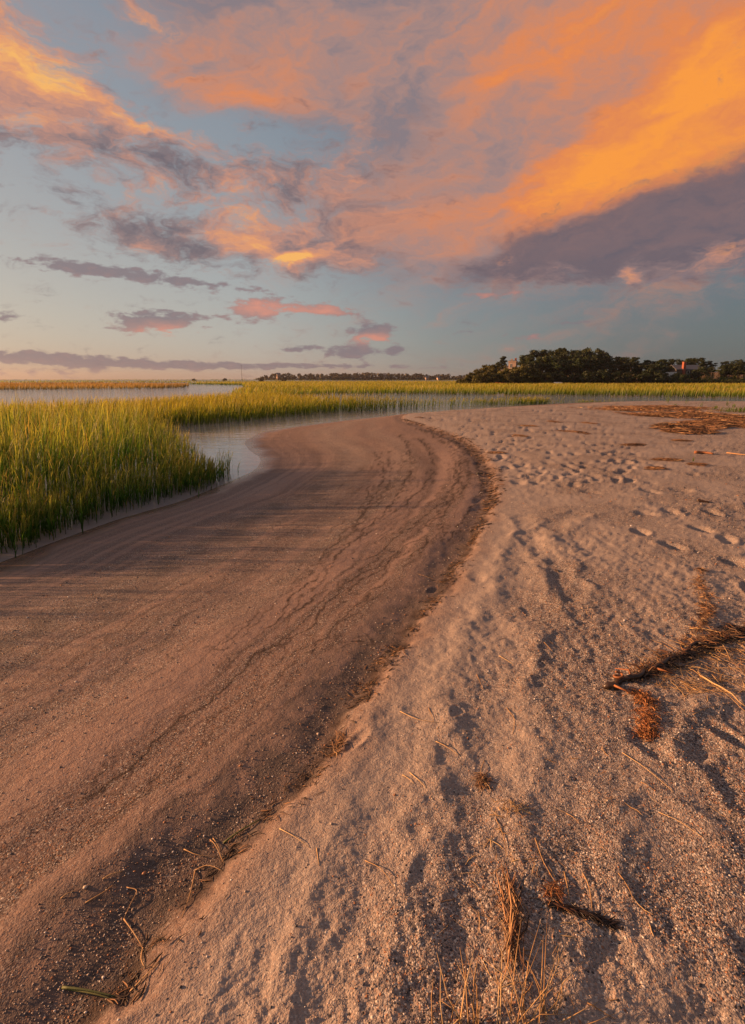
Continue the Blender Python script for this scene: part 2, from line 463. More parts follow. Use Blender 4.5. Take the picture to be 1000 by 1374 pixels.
def ground_h(x, y, full=False):
    x = np.asarray(x, float); y = np.asarray(y, float)
    z, dW, dK, up = base_h(x, y)
    mm = marsh_mask(x, y)
    D = np.sqrt(x * x + y * y)
    ramp_up = sstep(dK, -0.02, 0.35)
    land = sstep(dW, 0.0, 0.6)
    fade = 1 - sstep(D, 25, 60)
    # trampled, wind-worked upper beach
    rough = (0.009 * fbm(x * 2.1, y * 1.2, 3, 41) + 0.0082 * fbm(x * 6.6, y * 5.2, 3, 43, 0.55) + 0.0062 * fbm(x * 21, y * 19, 4, 47, .66))
    rough = rough * (0.75 + 0.7 * fbm(x * 0.7, y * 0.5, 2, 51))
    rough = rough * (1 - 0.35 * np.exp(-((dK - 0.30) / 0.22) ** 2))
    low = 0.0030 * fbm(x * 1.6, y * 1.6, 3, 61) + 0.0016 * fbm(x * 16, y * 16, 3, 67, .6)
    # gentle swash ridges parallel to the shore
    low = low + 0.0035 * np.sin(dW * 9 + 2.2 * fbm(x * 0.8, y * 0.8, 2, 71)) * sstep(dW, 0.3, 1.0)
    z = z + fade * land * (rough * ramp_up * 1.25 + low * (1 - ramp_up))
    near = (D < 14) & up
    for pts, w, dep in TROUGH:
        if near.any():
            d = poly_dist(x[near], y[near], pts)
            d = d + 0.09 * fbm(x[near] * 5, y[near] * 5, 3, 91)
            z[near] += -.42 * dep * np.exp(-(d / w) ** 2) + 0.55 * dep * np.exp(-((d - 1.7 * w) / (0.6 * w)) ** 2)
    bx0, bx1, by0, by1 = (x.min() - .5, x.max() + .5, y.min() - .5, y.max() + .5) if x.size else (0, 0, 0, 0)
    for (fx, fy, a, ln, wd, dep) in FOOT:
        if fx < bx0 or fx > bx1 or fy < by0 or fy > by1: continue
        sel = (np.abs(x - fx) < ln * 1.6) & (np.abs(y - fy) < ln * 1.6)
        if not sel.any(): continue
        dx = x[sel] - fx; dy = y[sel] - fy
        ca, sa = math.cos(a), math.sin(a)
        u = (dx * ca + dy * sa) / (ln * 0.5); v = (-dx * sa + dy * ca) / (wd * 0.5)
        v = v / (1.0 + 0.22 * u)
        q = np.sqrt(u * u + v * v) + 0.20 * fbm(x[sel] * 9, y[sel] * 9, 3, 81)
        z[sel] += dep * (-1.0 * (1 - sstep(q, 0.30, 1.18)) + 0.24 * np.exp(-((q - 1.30) / 0.26) ** 2))
    z = np.where(mm & (dW < 0), np.where(D < 48, np.maximum(z, -0.05), 0.05), z)
    z = z + hills(x, y)
    if full:
        return z, dW, dK, up, mm
    return z

def ground_at(px, py, it=4):
    z = 0.25
    for _ in range(it):
        x, y = pix_plane(px, py, z)
        z = float(ground_h(np.array([x]), np.array([y]))[0])
    return x, y, z

def gpts(lst, it=4):
    d = [pix_dir(a, b) for a, b in lst]
    dx, dy, dz = (np.array([q[i] for q in d]) for i in range(3))
    z = np.full(len(lst), 0.25)
    for _ in range(it):
        s_ = (CAM_H - z) / (-dz)
        x, y = dx * s_, dy * s_
        z = ground_h(x, y)
    return [(float(a), float(b), float(c)) for a, b, c in zip(x, y, z)]

# footprints: the clear trail first, then the trampled stretch towards the point
_trail = [(985, 757), (942, 713), (975, 727), (900, 688), (872, 661), (868, 690), (846, 646), (838, 633), (822, 619), (818, 632), (800, 606), (786, 597), (770, 610), (752, 590), (760, 575), (741, 580),
          (728, 598), (712, 588), (735, 620), (700, 575), (748, 640), (690, 590), (770, 650), (795, 660), (720, 570), (860, 715), (905, 735), (880, 628), (850, 610), (915, 660), (955, 690), (930, 640)]
for (a, b) in _trail:
    x, y = pix_plane(a, b, 0.28)
    FOOT.append((x, y, R(100 + random.uniform(-35, 35)), random.uniform(.25, .31), random.uniform(.13, .18), random.uniform(.020, .034)))
for i in range(330):
    b = 553 + 100 * random.random() ** 1.6
    a = random.uniform(560 + (b - 553) * 1.15, 800 + (b - 553) * 0.9)
    x, y = pix_plane(a, b, 0.25)
    FOOT.append((x, y, R(random.uniform(60, 140)), random.uniform(.16, .34), random.uniform(.11, .18), random.uniform(.012, .032)))
for (a, b, l, w, d) in [(478, 984, .15, .06, .012), (612, 954, .09, .05, .008), (583, 778, .15, .08, .010), (640, 770, .24, .12, .010),
                        (870, 1000, .2, .12, .010), (935, 1010, .22, .12, .012), (985, 1000, .3, .08, .016),
                        (1010, 800, .26, .12, .03), (1050, 850, .26, .12, .03), (1030, 730, .26, .12, .03)]:
    x, y = pix_plane(a, b, 0.26)
    FOOT.append((x, y, R(random.uniform(40, 120)), l, w, d))

# drift lines of fine debris on the lower beach
LINES_PX = [([(120, 1080), (210, 1005), (330, 905), (430, 803), (500, 752), (560, 706), (600, 671), (613, 636), (604, 606), (577, 586), (548, 571)], 1.0),
            ([(360, 850), (440, 762), (500, 706), (540, 657), (552, 626), (547, 600), (535, 585)], .75),
            ([(420, 890), (470, 830), (520, 785), (565, 740), (590, 712)], .5),
            ([(300, 870), (400, 775), (455, 725), (510, 665), (525, 635), (520, 605)], .35),
            ([(560, 720), (595, 690), (625, 655), (628, 630), (612, 600), (585, 585)], .45),
            ([(430, 890), (455, 878), (490, 875)], .6), ([(250, 985), (340, 925), (410, 850), (470, 790), (530, 748)], .45), ([(470, 800), (530, 755), (575, 716), (606, 680), (618, 650), (616, 620)], .5), ([(480, 690), (505, 660), (512, 630), (500, 600)], .4), ([(420, 760), (470, 715), (490, 680), (495, 650)], .4), ([(600, 735), (625, 700), (645, 665), (645, 640), (630, 612), (600, 592), (570, 580)], .5), ([(530, 690), (565, 660), (580, 630), (575, 605), (560, 590)], .45), ([(60, 1190), (140, 1120), (230, 1050), (330, 960)], .3)]
LINES = [(smooth_line(PP(p, 0.13), 4), w) for p, w in LINES_PX]

# ------------------------------------------------------------------ materials
def new_mat(name):
    m = bpy.data.materials.new(name)
    m.use_nodes = True
    k = NT(m.node_tree)
    k.n.clear()
    out = k.new('ShaderNodeOutputMaterial')
    return m, k, out

def simple_mat(name, col, rough=0.7, var=0.25, scale=30.0, bump=0.0):
    m, k, out = new_mat(name)
    b = k.new('ShaderNodeBsdfPrincipled')
    geo = k.new('ShaderNodeNewGeometry')
    tcn = k.new('ShaderNodeTexCoord')
    n = k.noise(tcn.outputs['Object'], scale, 4, 0.6)
    c = k.mix(n, tuple(v * (1 - var) for v in col), tuple(min(1, v * (1 + var)) for v in col))
    k.put(b.inputs['Base Color'], c)
    b.inputs['Roughness'].default_value = rough
    if bump:
        bn = k.new('ShaderNodeBump'); bn.inputs['Strength'].default_value = bump; bn.inputs['Distance'].default_value = 0.01
        k.put(bn.inputs['Height'], n); k.put(b.inputs['Normal'], bn.outputs[0])
    k.l.new(b.outputs[0], out.inputs[0])
    return m

def sand_material():
    m, k, out = new_mat('sand')
    geo = k.new('ShaderNodeNewGeometry')
    pos = geo.outputs['Position']
    A = k.new('ShaderNodeAttribute', attribute_name='ground_a')
    B = k.new('ShaderNodeAttribute', attribute_name='ground_b')
    wet, dark, line = k.sep(A.outputs['Vector'])
    coarse = A.outputs['Alpha']
    marsh, upper, bank = k.sep(B.outputs['Vector'])
    n1 = k.noise(pos, 1.3, 5, 0.6)
    n2 = k.noise(pos, 14.0, 4, 0.65)
    n3 = k.noise(pos, 90.0, 3, 0.7)
    up_c = k.mix(n1, (0.31, 0.258, 0.220), (0.43, 0.352, 0.295))
    lo_c = k.mix(n1, (0.265, 0.170, 0.130), (0.36, 0.236, 0.182))
    lo_c = k.mix(k.ss(B.outputs['Alpha'], 0.15, 0.85), k.mix(n1, (0.085, 0.046, 0.036), (0.125, 0.070, 0.053)), lo_c)
    c = k.mix(upper, lo_c, up_c)
    c = k.mix(k.m('MULTIPLY', k.ss(n2, 0.40, 0.75), 0.22), c, (0.24, 0.19, 0.17))
    c = k.mix(k.m('MULTIPLY', k.m('MULTIPLY', upper, k.ss(coarse, 0.35, 0.85)), 0.45), c, (0.165, 0.150, 0.150))
    # single grains: two sizes of cells with their own colours
    va = k.new('ShaderNodeTexVoronoi'); k.put(va.inputs['Vector'], pos); va.inputs['Scale'].default_value = 210.0
    cx, cy, cz = k.sep(va.outputs['Color'])
    dist = va.outputs['Distance']
    vb = k.new('ShaderNodeTexVoronoi'); k.put(vb.inputs['Vector'], pos); vb.inputs['Scale'].default_value = 95.0
    bx, by, bz = k.sep(vb.outputs['Color'])
    distb = vb.outputs['Distance']
    gcol = k.ramp(cx, [(0.0, (0.028, 0.027, 0.034)), (0.18, (0.10, 0.095, 0.105)), (0.34, (0.25, 0.20, 0.165)), (0.64, (0.38, 0.305, 0.25)), (0.80, (0.34, 0.17, 0.09)), (0.90, (0.60, 0.55, 0.48))], 'CONSTANT')
    gcolb = k.ramp(bx, [(0.0, (0.03, 0.03, 0.036)), (0.2, (0.16, 0.15, 0.15)), (0.38, (0.38, 0.30, 0.24)), (0.72, (0.36, 0.17, 0.09)), (0.84, (0.62, 0.56, 0.48))], 'CONSTANT')
    grain_f = k.m('MULTIPLY_ADD', coarse, 0.62, 0.20)
    c = k.mix(grain_f, c, gcol)
    big = k.m('MULTIPLY', k.ss(distb, 0.42, 0.30), k.ss(k.m('ADD', by, k.m('MULTIPLY', coarse, 0.62)), 0.98, 1.05))
    c = k.mix(k.m('MULTIPLY', big, 0.9), c, gcolb)
    # dark sand tones and debris
    c = k.mix(k.m('MULTIPLY', dark, 0.80), c, k.mix(n3, (0.050, 0.044, 0.042), (0.13, 0.105, 0.09)))
    lm = k.m('MULTIPLY', line, k.ss(n3, 0.25, 0.55, 0.6, 1.0))
    c = k.mix(lm, c, (0.040, 0.026, 0.020))
    c = k.mix(k.m('MULTIPLY', wet, 0.60), c, (0.14, 0.10, 0.085))
    # marsh floor and the island's bank
    gc = k.mix(k.noise(pos, 0.7, 6, 0.7), (0.075, 0.085, 0.02), (0.20, 0.17, 0.035))
    c = k.mix(marsh, c, gc)
    bc = k.mix(k.noise(pos, 0.35, 6, 0.7), (0.022, 0.034, 0.012), (0.055, 0.065, 0.02))
    c = k.mix(bank, c, bc)
    b = k.new('ShaderNodeBsdfPrincipled')
    k.put(b.inputs['Base Color'], c)
    k.put(b.inputs['Roughness'], k.m('SUBTRACT', 0.92, k.m('MULTIPLY', wet, 0.70)))
    k.put(b.inputs['Specular IOR Level'], k.m('MULTIPLY_ADD', wet, 0.35, 0.2))
    # relief of the grains
    h = k.m('MULTIPLY', k.ss(dist, 0.75, 0.0), 0.0022)
    hb = k.m('MULTIPLY', k.m('MULTIPLY', big, k.ss(distb, 0.45, 0.0)), 0.006)
    h = k.m('MULTIPLY', k.m('ADD', h, hb), k.m('MULTIPLY_ADD', coarse, 0.85, 0.35))
    h = k.m('ADD', h, k.m('MULTIPLY', n3, 0.0055))
    h = k.m('ADD', h, k.m('MULTIPLY', n2, 0.010))
    h = k.m('MULTIPLY', h, k.m('SUBTRACT', 1.0, k.m('MULTIPLY', wet, 0.8)))
    bn = k.new('ShaderNodeBump')
    bn.inputs['Strength'].default_value = 0.75
    bn.inputs['Distance'].default_value = 1.0
    k.put(bn.inputs['Height'], h)
    k.l.new(bn.outputs[0], b.inputs['Normal'])
    k.l.new(b.outputs[0], out.inputs[0])
    return m

def water_material():
    m, k, out = new_mat('water')
    geo = k.new('ShaderNodeNewGeometry')
    pos = geo.outputs['Position']
    b = k.new('ShaderNodeBsdfPrincipled')
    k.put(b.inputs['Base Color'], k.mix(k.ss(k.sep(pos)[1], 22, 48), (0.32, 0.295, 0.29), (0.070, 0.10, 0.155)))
    b.inputs['Roughness'].default_value = 0.06
    b.inputs['IOR'].default_value = 1.333
    p2 = k.v('MULTIPLY', pos, (1.0, 1.9, 1.0))
    h = k.m('MULTIPLY', k.noise(p2, 1.6, 3, 0.6, dist=0.3), 0.05)
    h = k.m('ADD', h, k.m('MULTIPLY', k.noise(p2, 7.0, 3, 0.55), 0.012))
    # more wind out in the channel than in the sheltered cove
    y = k.sep(pos)[1]
    h = k.m('MULTIPLY', h, k.ss(y, 6, 45, 0.12, 0.8))
    bn = k.new('ShaderNodeBump'); bn.inputs['Strength'].default_value = 1.0; bn.inputs['Distance'].default_value = 1.0
    k.put(bn.inputs['Height'], h)
    k.l.new(bn.outputs[0], b.inputs['Normal'])
    k.l.new(b.outputs[0], out.inputs[0])
    return m

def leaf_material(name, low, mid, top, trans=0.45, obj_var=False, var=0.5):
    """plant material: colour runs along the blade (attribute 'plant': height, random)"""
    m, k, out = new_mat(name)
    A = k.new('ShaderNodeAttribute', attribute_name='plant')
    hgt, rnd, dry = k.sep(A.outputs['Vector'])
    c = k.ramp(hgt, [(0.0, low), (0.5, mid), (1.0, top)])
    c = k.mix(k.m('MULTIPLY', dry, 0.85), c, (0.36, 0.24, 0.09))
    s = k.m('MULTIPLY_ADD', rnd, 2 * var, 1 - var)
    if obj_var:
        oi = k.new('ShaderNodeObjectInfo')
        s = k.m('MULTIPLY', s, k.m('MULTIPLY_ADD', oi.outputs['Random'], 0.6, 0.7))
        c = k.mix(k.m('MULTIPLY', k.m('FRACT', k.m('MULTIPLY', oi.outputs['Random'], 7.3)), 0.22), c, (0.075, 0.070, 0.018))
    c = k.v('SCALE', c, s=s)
    d = k.new('ShaderNodeBsdfPrincipled'); k.put(d.inputs['Base Color'], c)
    d.inputs['Roughness'].default_value = 0.55; d.inputs['Specular IOR Level'].default_value = 0.3
    t = k.new('ShaderNodeBsdfTranslucent'); k.put(t.inputs['Color'], k.v('MULTIPLY', c, (1.15, 1.1, 0.6)))
    mx = k.new('ShaderNodeMixShader'); mx.inputs[0].default_value = trans
    k.l.new(d.outputs[0], mx.inputs[1]); k.l.new(t.outputs[0], mx.inputs[2])
    k.l.new(mx.outputs[0], out.inputs[0])
    return m

# ------------------------------------------------------------------ ground: one sheet from behind the camera to the horizon
def build_ground():
    rows_near = np.concatenate([np.linspace(-9, -1.2, 14)[:-1], np.linspace(-1.2, 0.10, 30)[:-1], np.linspace(0.10, 0.70, 90)[:-1]])
    py = np.linspace(1480, 517, 640)
    mid = np.array([pix_plane(500, p, 0.2)[1] for p in py])
    mid = mid[(mid > 0.70) & (mid < 140)]
    far = mid[-1] * (3200 / mid[-1]) ** (np.arange(1, 62) / 61)
    ys = np.concatenate([rows_near, mid, far])
    t = np.linspace(-0.90, 0.90, 610)
    tail = np.concatenate([np.linspace(0.90, 1.75, 120)[1:], 1.75 + 0.010 * (np.exp(np.linspace(0, 1, 24)[1:] * 7.2) - 1)])
    t = np.concatenate([-tail[::-1], t, tail])
    w = np.where(ys > 0, np.sqrt(ys ** 2 + 0.85 ** 2), 0.85 - 0.1 * np.minimum(ys, 0))
    X = t[None, :] * w[:, None]
    Y = np.repeat(ys[:, None], len(t), 1)
    nr, nc = X.shape
    x, y = X.ravel(), Y.ravel()
    z, dW, dK, up, mm = ground_h(x, y, True)
    idx = np.arange(nr * nc).reshape(nr, nc)
    f = np.stack([idx[:-1, :-1], idx[:-1, 1:], idx[1:, 1:], idx[1:, :-1]], -1).reshape(-1, 4)
    o = mesh_np('sand', np.stack([x, y, z], 1), f, np.full(len(f), 4), sand_material())
    tag(o, kind='structure')
    D = np.sqrt(x * x + y * y)
    near = D < 45
    # wet fringe
    wn = fbm(x * 1.2, y * 1.2, 3, 101)
    wet = 1 - sstep(dW + 0.22 * wn, 0.05, 0.60)
    wet = np.maximum(wet, 0.42 * (1 - sstep(dW + 0.3 * wn, 0.4, 1.9)) * (dW > 0) * (1 - sstep(y, 8, 14)))
    # dark band left of the wrack line: wider and darker in the foreground
    wd = np.clip(0.38 + 0.16 * fbm(x * 1.1, y * 1.1, 3, 103), 0.05, None) * (0.55 + 0.45 * (1 - sstep(y, 1.6, 6)))
    band = sstep(dK, -wd - 0.16, -wd * 0.35) * (1 - sstep(dK, -0.015, 0.05))
    band = band * np.clip(0.78 + 0.8 * fbm(x * 9, y * 9, 3, 107), 0, 1) * (1 - 0.55 * sstep(y, 2.5, 9)) * (1 - sstep(y, 20, 34))
    # dark patches on the lower beach (pebbly strips parallel to the shore)
    u = dW / (np.abs(dK) + dW + 0.05)
    strip = np.exp(-((u - 0.42 + 0.06 * fbm(x * 0.7, y * 0.7, 2, 109)) / 0.10) ** 2) + 0.6 * np.exp(-((u - 0.66 + 0.05 * fbm(x * 0.9, y * 0.9, 2, 110)) / 0.06) ** 2)
    low = (~up) & (dW > 0)
    dark = np.where(low, np.maximum(band, 0.62 * strip * np.clip(0.5 + 1.6 * fbm(x * 3.2, y * 3.2, 4, 111, .65), 0, 1) * (1 - sstep(y, 7, 13))), band * (dK < 0.06))
    line = np.zeros_like(x)
    sel = np.where(near & low)[0]
    xs, yss = x[sel], y[sel]
    px_w = D[sel] / 560.0                                  # metres per pixel there: keeps thin lines as wide as a twig at least
    acc = np.zeros_like(xs)
    for li, (pts, wt) in enumerate(LINES):
        d0 = poly_dist(xs, yss, pts)
        side = inside(xs, yss, pts + [(-40, 30), (-40, -8)])
        ds = np.where(side, d0, -d0)
        for br, (off, amp) in enumerate([(0.0, 0.075), (0.06, 0.10), (-0.09, 0.13)] if wt > .4 else [(0, .08), (.07, .11)]):
            dd = ds + off + amp * fbm(xs * 2.7, yss * 2.7, 5, 120 + li * 5 + br * 17, 0.62)
            gate = sstep(fbm(xs * 1.1, yss * 1.1, 3, 140 + li * 3 + br * 7), -0.40 + 0.22 * br, -0.05 + 0.22 * br)
            wdt = np.maximum(0.003 + 0.006 * wt * (1 if br == 0 else .5), 1.25 * px_w)
            acc = np.maximum(acc, np.minimum(1, 1.3 * wt ** .35) * (1 if br == 0 else .8) * gate * np.exp(-(dd / wdt) ** 2))
    line[sel] = acc
    # brown wrack crumbs along the high line
    wl = np.exp(-((dK + 0.02) / 0.05) ** 2) * np.clip(0.5 + 1.3 * fbm(x * 7, y * 7, 3, 151), 0, 1) * near
    line = np.maximum(line, 0.85 * wl)
    ut = (dW / (np.abs(dK) + dW + 0.05)) + 0.030 * fbm(x * 1.3, y * 1.3, 4, 181, .6)
    for kk, (cyc, ph) in enumerate([(13.0, .2), (23.0, .6)]):
        fr = np.abs((ut * cyc + ph) % 1.0 - 0.5)
        gate = sstep(fbm(x * 0.8 + kk * 9, y * 0.5, 3, 185 + kk), -0.02, 0.22) * sstep(ut, .38, .5) * (1 - sstep(ut, .93, .97))
        thin = np.clip(0.9 * (D / 560.0) * cyc / np.clip(np.abs(dK) + dW, 1.0, 9), 0.02, 0.10)
        line = np.where(low, np.maximum(line, 0.55 * gate * np.exp(-(fr / thin) ** 2) * (1 - sstep(y, 9, 15))), line)
    coarse = np.where(up, np.clip(0.42 + 1.1 * fbm(x * 1.3, y * 1.0, 4, 161, .6), 0.0, 1) * sstep(dK, 0.15, 0.8), 0.32 + 0.45 * strip)
    coarse = np.where(up, np.clip(coarse + 0.22 * (1 - sstep(y, 1.8, 5.0)) * sstep(dK, 0.2, 0.8), 0, 1), coarse)
    uu = u + 0.010 * fbm(x * 1.5, y * 1.5, 3, 171)
    sw = 0.9 * perlin(uu * 17, y * 0.16, 173) + 0.8 * perlin(uu * 41, y * 0.22 + 3, 174) + 0.55 * perlin(uu * 95, y * 0.5, 175)
    swash = np.where(low, np.clip(0.5 + 0.85 * sw, 0, 1), 0.5) 
    swash = 0.5 + (swash - 0.5) * (1 - 0.75 * sstep(y, 7, 14)) * (1 - sstep(y, 14, 26))
    coarse = np.where(low, np.clip(0.15 + 0.75 * strip + 0.75 * (0.55 - swash) * (1 - sstep(y, 5, 10)), 0, 1), coarse)
    a = np.stack([wet, np.clip(dark, 0, 1), np.clip(line, 0, 1), np.clip(coarse, 0, 1)], 1)
    hh = hills(x, y)
    bank = sstep(hh, 0.3, 1.0)
    upm = sstep(dK, -0.05, 0.25)
    b = np.stack([mm & (dW < 0) & (D > 9), upm, bank, swash], 1)
    set_col(o, 'ground_a', a)
    set_col(o, 'ground_b', b)
    return o
build_ground()

def build_water():
    v = [(-2600, -60, 0), (2600, -60, 0), (2600, 3200, 0), (-2600, 3200, 0)]
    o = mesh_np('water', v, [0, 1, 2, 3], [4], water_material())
    tag(o, kind='structure')
build_water()

# ------------------------------------------------------------------ plants
def ribbons(base, height, width, lean, yaw, segs=4, droop=0.3, t0=None):
    """flat tapering blades; base (N,3), height (N,), lean (N,2) sideways travel of the tip in metres, yaw (N,) facing"""
    N = len(height)
    side = np.stack([np.cos(yaw), np.sin(yaw), np.zeros(N)], 1)
    V = []; H = []
    for s in range(segs + 1):
        t = s / segs
        c = base.copy()
        c[:, :2] += lean * (t ** 1.9)
        ln = np.sqrt((lean ** 2).sum(1))
        c[:, 2] += height * t - droop * ln * t ** 3
        w = width * (0.75 + 0.5 * t) * (1 - t) ** 0.75 if s else width * 0.7
        if s < segs:
            V.append(c - side * w[:, None] * 0.5); V.append(c + side * w[:, None] * 0.5)
        else:
            V.append(c)
    nv = len(V)
    verts = np.stack(V, 1).reshape(-1, 3)
    b = np.arange(N)[:, None] * nv
    quads = np.concatenate([b + np.array([[2 * s, 2 * s + 1, 2 * s + 3, 2 * s + 2]]) for s in range(segs - 1)], 1).reshape(-1, 4)
    tri = (b + np.array([[2 * segs - 2, 2 * segs - 1, 2 * segs]])).reshape(-1, 3)
    flat = np.concatenate([quads.ravel(), tri.ravel()])
    tot = np.concatenate([np.full(len(quads), 4), np.full(len(tri), 3)])
    tt = np.array([s / segs for s in range(segs) for _ in (0, 1)] + [1.0])
    return verts, flat, tot, np.tile(tt, N), nv

def join(parts):
    V, F, T, A = [], [], [], []
    off = 0
    for v, f, t, a in parts:
        V.append(v); F.append(f + off); T.append(t); A.append(a); off += len(v)
    return np.concatenate(V), np.concatenate(F), np.concatenate(T), np.concatenate(A)

def sample_poly(poly, n, dens=None, holes=()):
    p = np.array(poly)
    lo, hi = p.min(0), p.max(0)
    out = []
    tot = 0
    while tot < n:
        q = lo + (hi - lo) * rng.random((n * 3, 2))
        ok = inside(q[:, 0], q[:, 1], poly)
        for h in holes: ok &= ~inside(q[:, 0], q[:, 1], h)
        if dens is not None: ok &= rng.random(len(q)) < dens(q[:, 0], q[:, 1])
        q = q[ok]; out.append(q); tot += len(q)
    return np.concatenate(out)[:n]

def cord_plants(xy, hgt, z0, wind=(0.10, 0.03), leaves=5, wid=0.008, dryp=0.2, topdry=0.0, segs=4):
    """cord-grass plants: an upright stem with alternate arching leaves -> joined arrays with plant attribute"""
    N = len(xy)
    parts = []
    base = np.column_stack([xy, z0])
    wl = np.array(wind) * hgt[:, None] + rng.normal(0, 0.085, (N, 2)) * hgt[:, None]
    rnd = rng.random(N)
    v, f, t, tt, nv = ribbons(base, hgt, np.full(N, wid * 0.8), wl, rng.random(N) * 6.28, segs, 0.2)
    seed = (rng.random(N) < dryp)
    a = np.column_stack([tt, np.repeat(rnd, nv), np.repeat(seed, nv) * sstep(tt, .62, .8), np.ones(len(tt))])
    parts.append((v, f, t, a))
    for L in range(leaves):
        s = 0.08 + 0.62 * (L + rng.random(N)) / leaves
        ang = rng.random(N) * 6.28
        ln = hgt * (0.30 + 0.22 * rng.random(N)) * (1.05 - 0.35 * s)
        b = base.copy()
        b[:, :2] += wl * (s ** 1.9)[:, None]; b[:, 2] += hgt * s
        out = ln * (0.22 + 0.45 * rng.random(N) ** 1.6)
        lean = np.column_stack([np.cos(ang), np.sin(ang)]) * out[:, None] + wl * 0.5
        v, f, t, tt, nv = ribbons(b, ln, np.full(N, wid) * (0.8 + 0.5 * rng.random(N)), lean, ang + 1.57, segs, 0.75)
        hh = np.repeat(s, nv) + tt * np.repeat(ln / hgt, nv)
        dry = (rng.random(N) < 0.05)
        a = np.column_stack([np.clip(hh, 0, 1), np.repeat(rng.random(N), nv), np.repeat(dry, nv) * 0.8, np.ones(len(tt))])
        parts.append((v, f, t, a))
    return join(parts)

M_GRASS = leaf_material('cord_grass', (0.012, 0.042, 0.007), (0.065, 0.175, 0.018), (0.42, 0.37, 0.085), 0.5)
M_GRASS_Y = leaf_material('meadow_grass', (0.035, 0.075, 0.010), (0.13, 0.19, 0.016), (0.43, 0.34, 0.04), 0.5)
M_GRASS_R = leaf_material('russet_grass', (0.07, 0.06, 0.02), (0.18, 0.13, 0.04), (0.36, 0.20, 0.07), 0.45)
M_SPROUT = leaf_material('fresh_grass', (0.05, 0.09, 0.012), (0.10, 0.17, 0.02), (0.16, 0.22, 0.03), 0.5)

def plant_obj(name, arr, mat):
    v, f, t, a = arr
    o = mesh_np(name, v, f, t, mat, smooth=True)
    set_col(o, 'plant', a)
    return o

def near_marsh():
    def dens(x, y):
        D = np.sqrt(x * x + y * y)
        vis = np.abs(x) < 0.80 * y + 0.8
        return np.where(vis, np.where(D < 11, 1.0, 0.45), 0.22)
    q = sample_poly(P1, 6600, dens)
    front = PP([(-60, 758), (0, 742), (60, 718), (130, 693), (205, 671), (255, 657), (284, 645), (286, 640)])
    # extra plants crowd the front edge
    tq = rng.random(900) * (len(front) - 1.001)
    i = tq.astype(int); fr = tq - i
    fp = np.array(front)
    e = fp[i] + (fp[i + 1] - fp[i]) * fr[:, None] + rng.normal(0, .17, (900, 2)) + np.array([-.10, 0.05])
    q = np.concatenate([q, e])
    dE = poly_dist(q[:, 0], q[:, 1], P1, True)
    ins = inside(q[:, 0], q[:, 1], P1)
    edge = np.where(ins, dE, 0)
    right = sstep(q[:, 0] - (-0.265 * q[:, 1]), -0.9, 0.05)      # shorter towards the open water
    h = (0.55 + 0.58 * sstep(edge, 0.0, 1.1)) * (1 - 0.40 * right) * (0.66 + 0.58 * rng.random(len(q)))
    h *= 1 + 0.30 * fbm(q[:, 0] * 1.1, q[:, 1] * 1.1, 3, 201)
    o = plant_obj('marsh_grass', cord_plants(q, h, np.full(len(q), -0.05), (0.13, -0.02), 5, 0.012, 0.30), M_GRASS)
    tag(o, 'tall green cord grass with golden tops standing at the water edge beside the sand', 'grass', kind='stuff')

def mid_marsh():
    def dens(x, y):
        D = np.sqrt(x * x + y * y)
        return np.clip((14 / D) ** 1.3, 0.05, 1) * np.where(np.abs(x) < 0.75 * y + 1, 1, .3)
    q = sample_poly(P2, 15000, dens)
    D = np.hypot(q[:, 0], q[:, 1])
    h = 0.86 * (0.72 + 0.5 * rng.random(len(q))) * (1 + 0.18 * fbm(q[:, 0] * 0.3, q[:, 1] * 0.3, 2, 205))
    h *= 0.7 + 0.3 * sstep(poly_dist(q[:, 0], q[:, 1], P2, True), 0, 0.8)
    arr = cord_plants(q, h, np.full(len(q), -0.04), (0.15, -0.02), 2, 0.024, 0.35, segs=3)
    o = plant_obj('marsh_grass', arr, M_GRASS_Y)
    tag(o, 'long band of yellow green marsh grass across the creek from the sand point', 'grass', kind='stuff')

def far_grass(name, poly, n, hmean, wid, mat, label, holes=(), near_pow=1.6, ref=60):
    def dens(x, y):
        D = np.sqrt(x * x + y * y)
        return np.clip((ref / D) ** near_pow, 0, 1) * np.where(np.abs(x) < 0.85 * y + 10, 1, .15)
    q = sample_poly(poly, n, dens, holes)
    D = np.hypot(q[:, 0], q[:, 1])
    N = len(q)
    h = hmean * (0.7 + 0.6 * rng.random(N)) * (1 + 0.25 * fbm(q[:, 0] * 0.08, q[:, 1] * 0.08, 3, 211))
    lean = np.array([0.16, 0.0]) * h[:, None] + rng.normal(0, .12, (N, 2)) * h[:, None]
    z = ground_h(q[:, 0], q[:, 1]) - 0.03
    w = wid * np.clip(D / ref, 0.6, 6)
    v, f, t, tt, nv = ribbons(np.column_stack([q, z]), h, w, lean, rng.random(N) * 6.28, 2, 0.2)
    patch = np.clip(0.5 + 1.1 * fbm(q[:, 0] * 0.03, q[:, 1] * 0.05, 3, 215), 0, 1)
    a = np.column_stack([tt, np.repeat(rng.random(N) * 0.6 + 0.4 * patch, nv), np.repeat((rng.random(N) < 0.25 * patch) * 1.0, nv) * sstep(tt, .3, .6), np.ones(len(tt))])
    o = plant_obj(name, (v, f, t, a), mat)
    tag(o, label, 'grass', kind='stuff')

near_marsh()
mid_marsh()
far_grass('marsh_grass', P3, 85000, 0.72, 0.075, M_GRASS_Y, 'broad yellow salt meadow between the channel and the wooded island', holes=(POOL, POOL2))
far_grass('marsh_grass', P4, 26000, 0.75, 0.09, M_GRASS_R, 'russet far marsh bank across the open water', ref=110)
far_grass('marsh_grass', P5, 30000, 0.9, 0.30, M_GRASS_Y, 'distant marsh strip in front of the far wooded shore', ref=300, near_pow=1.5)

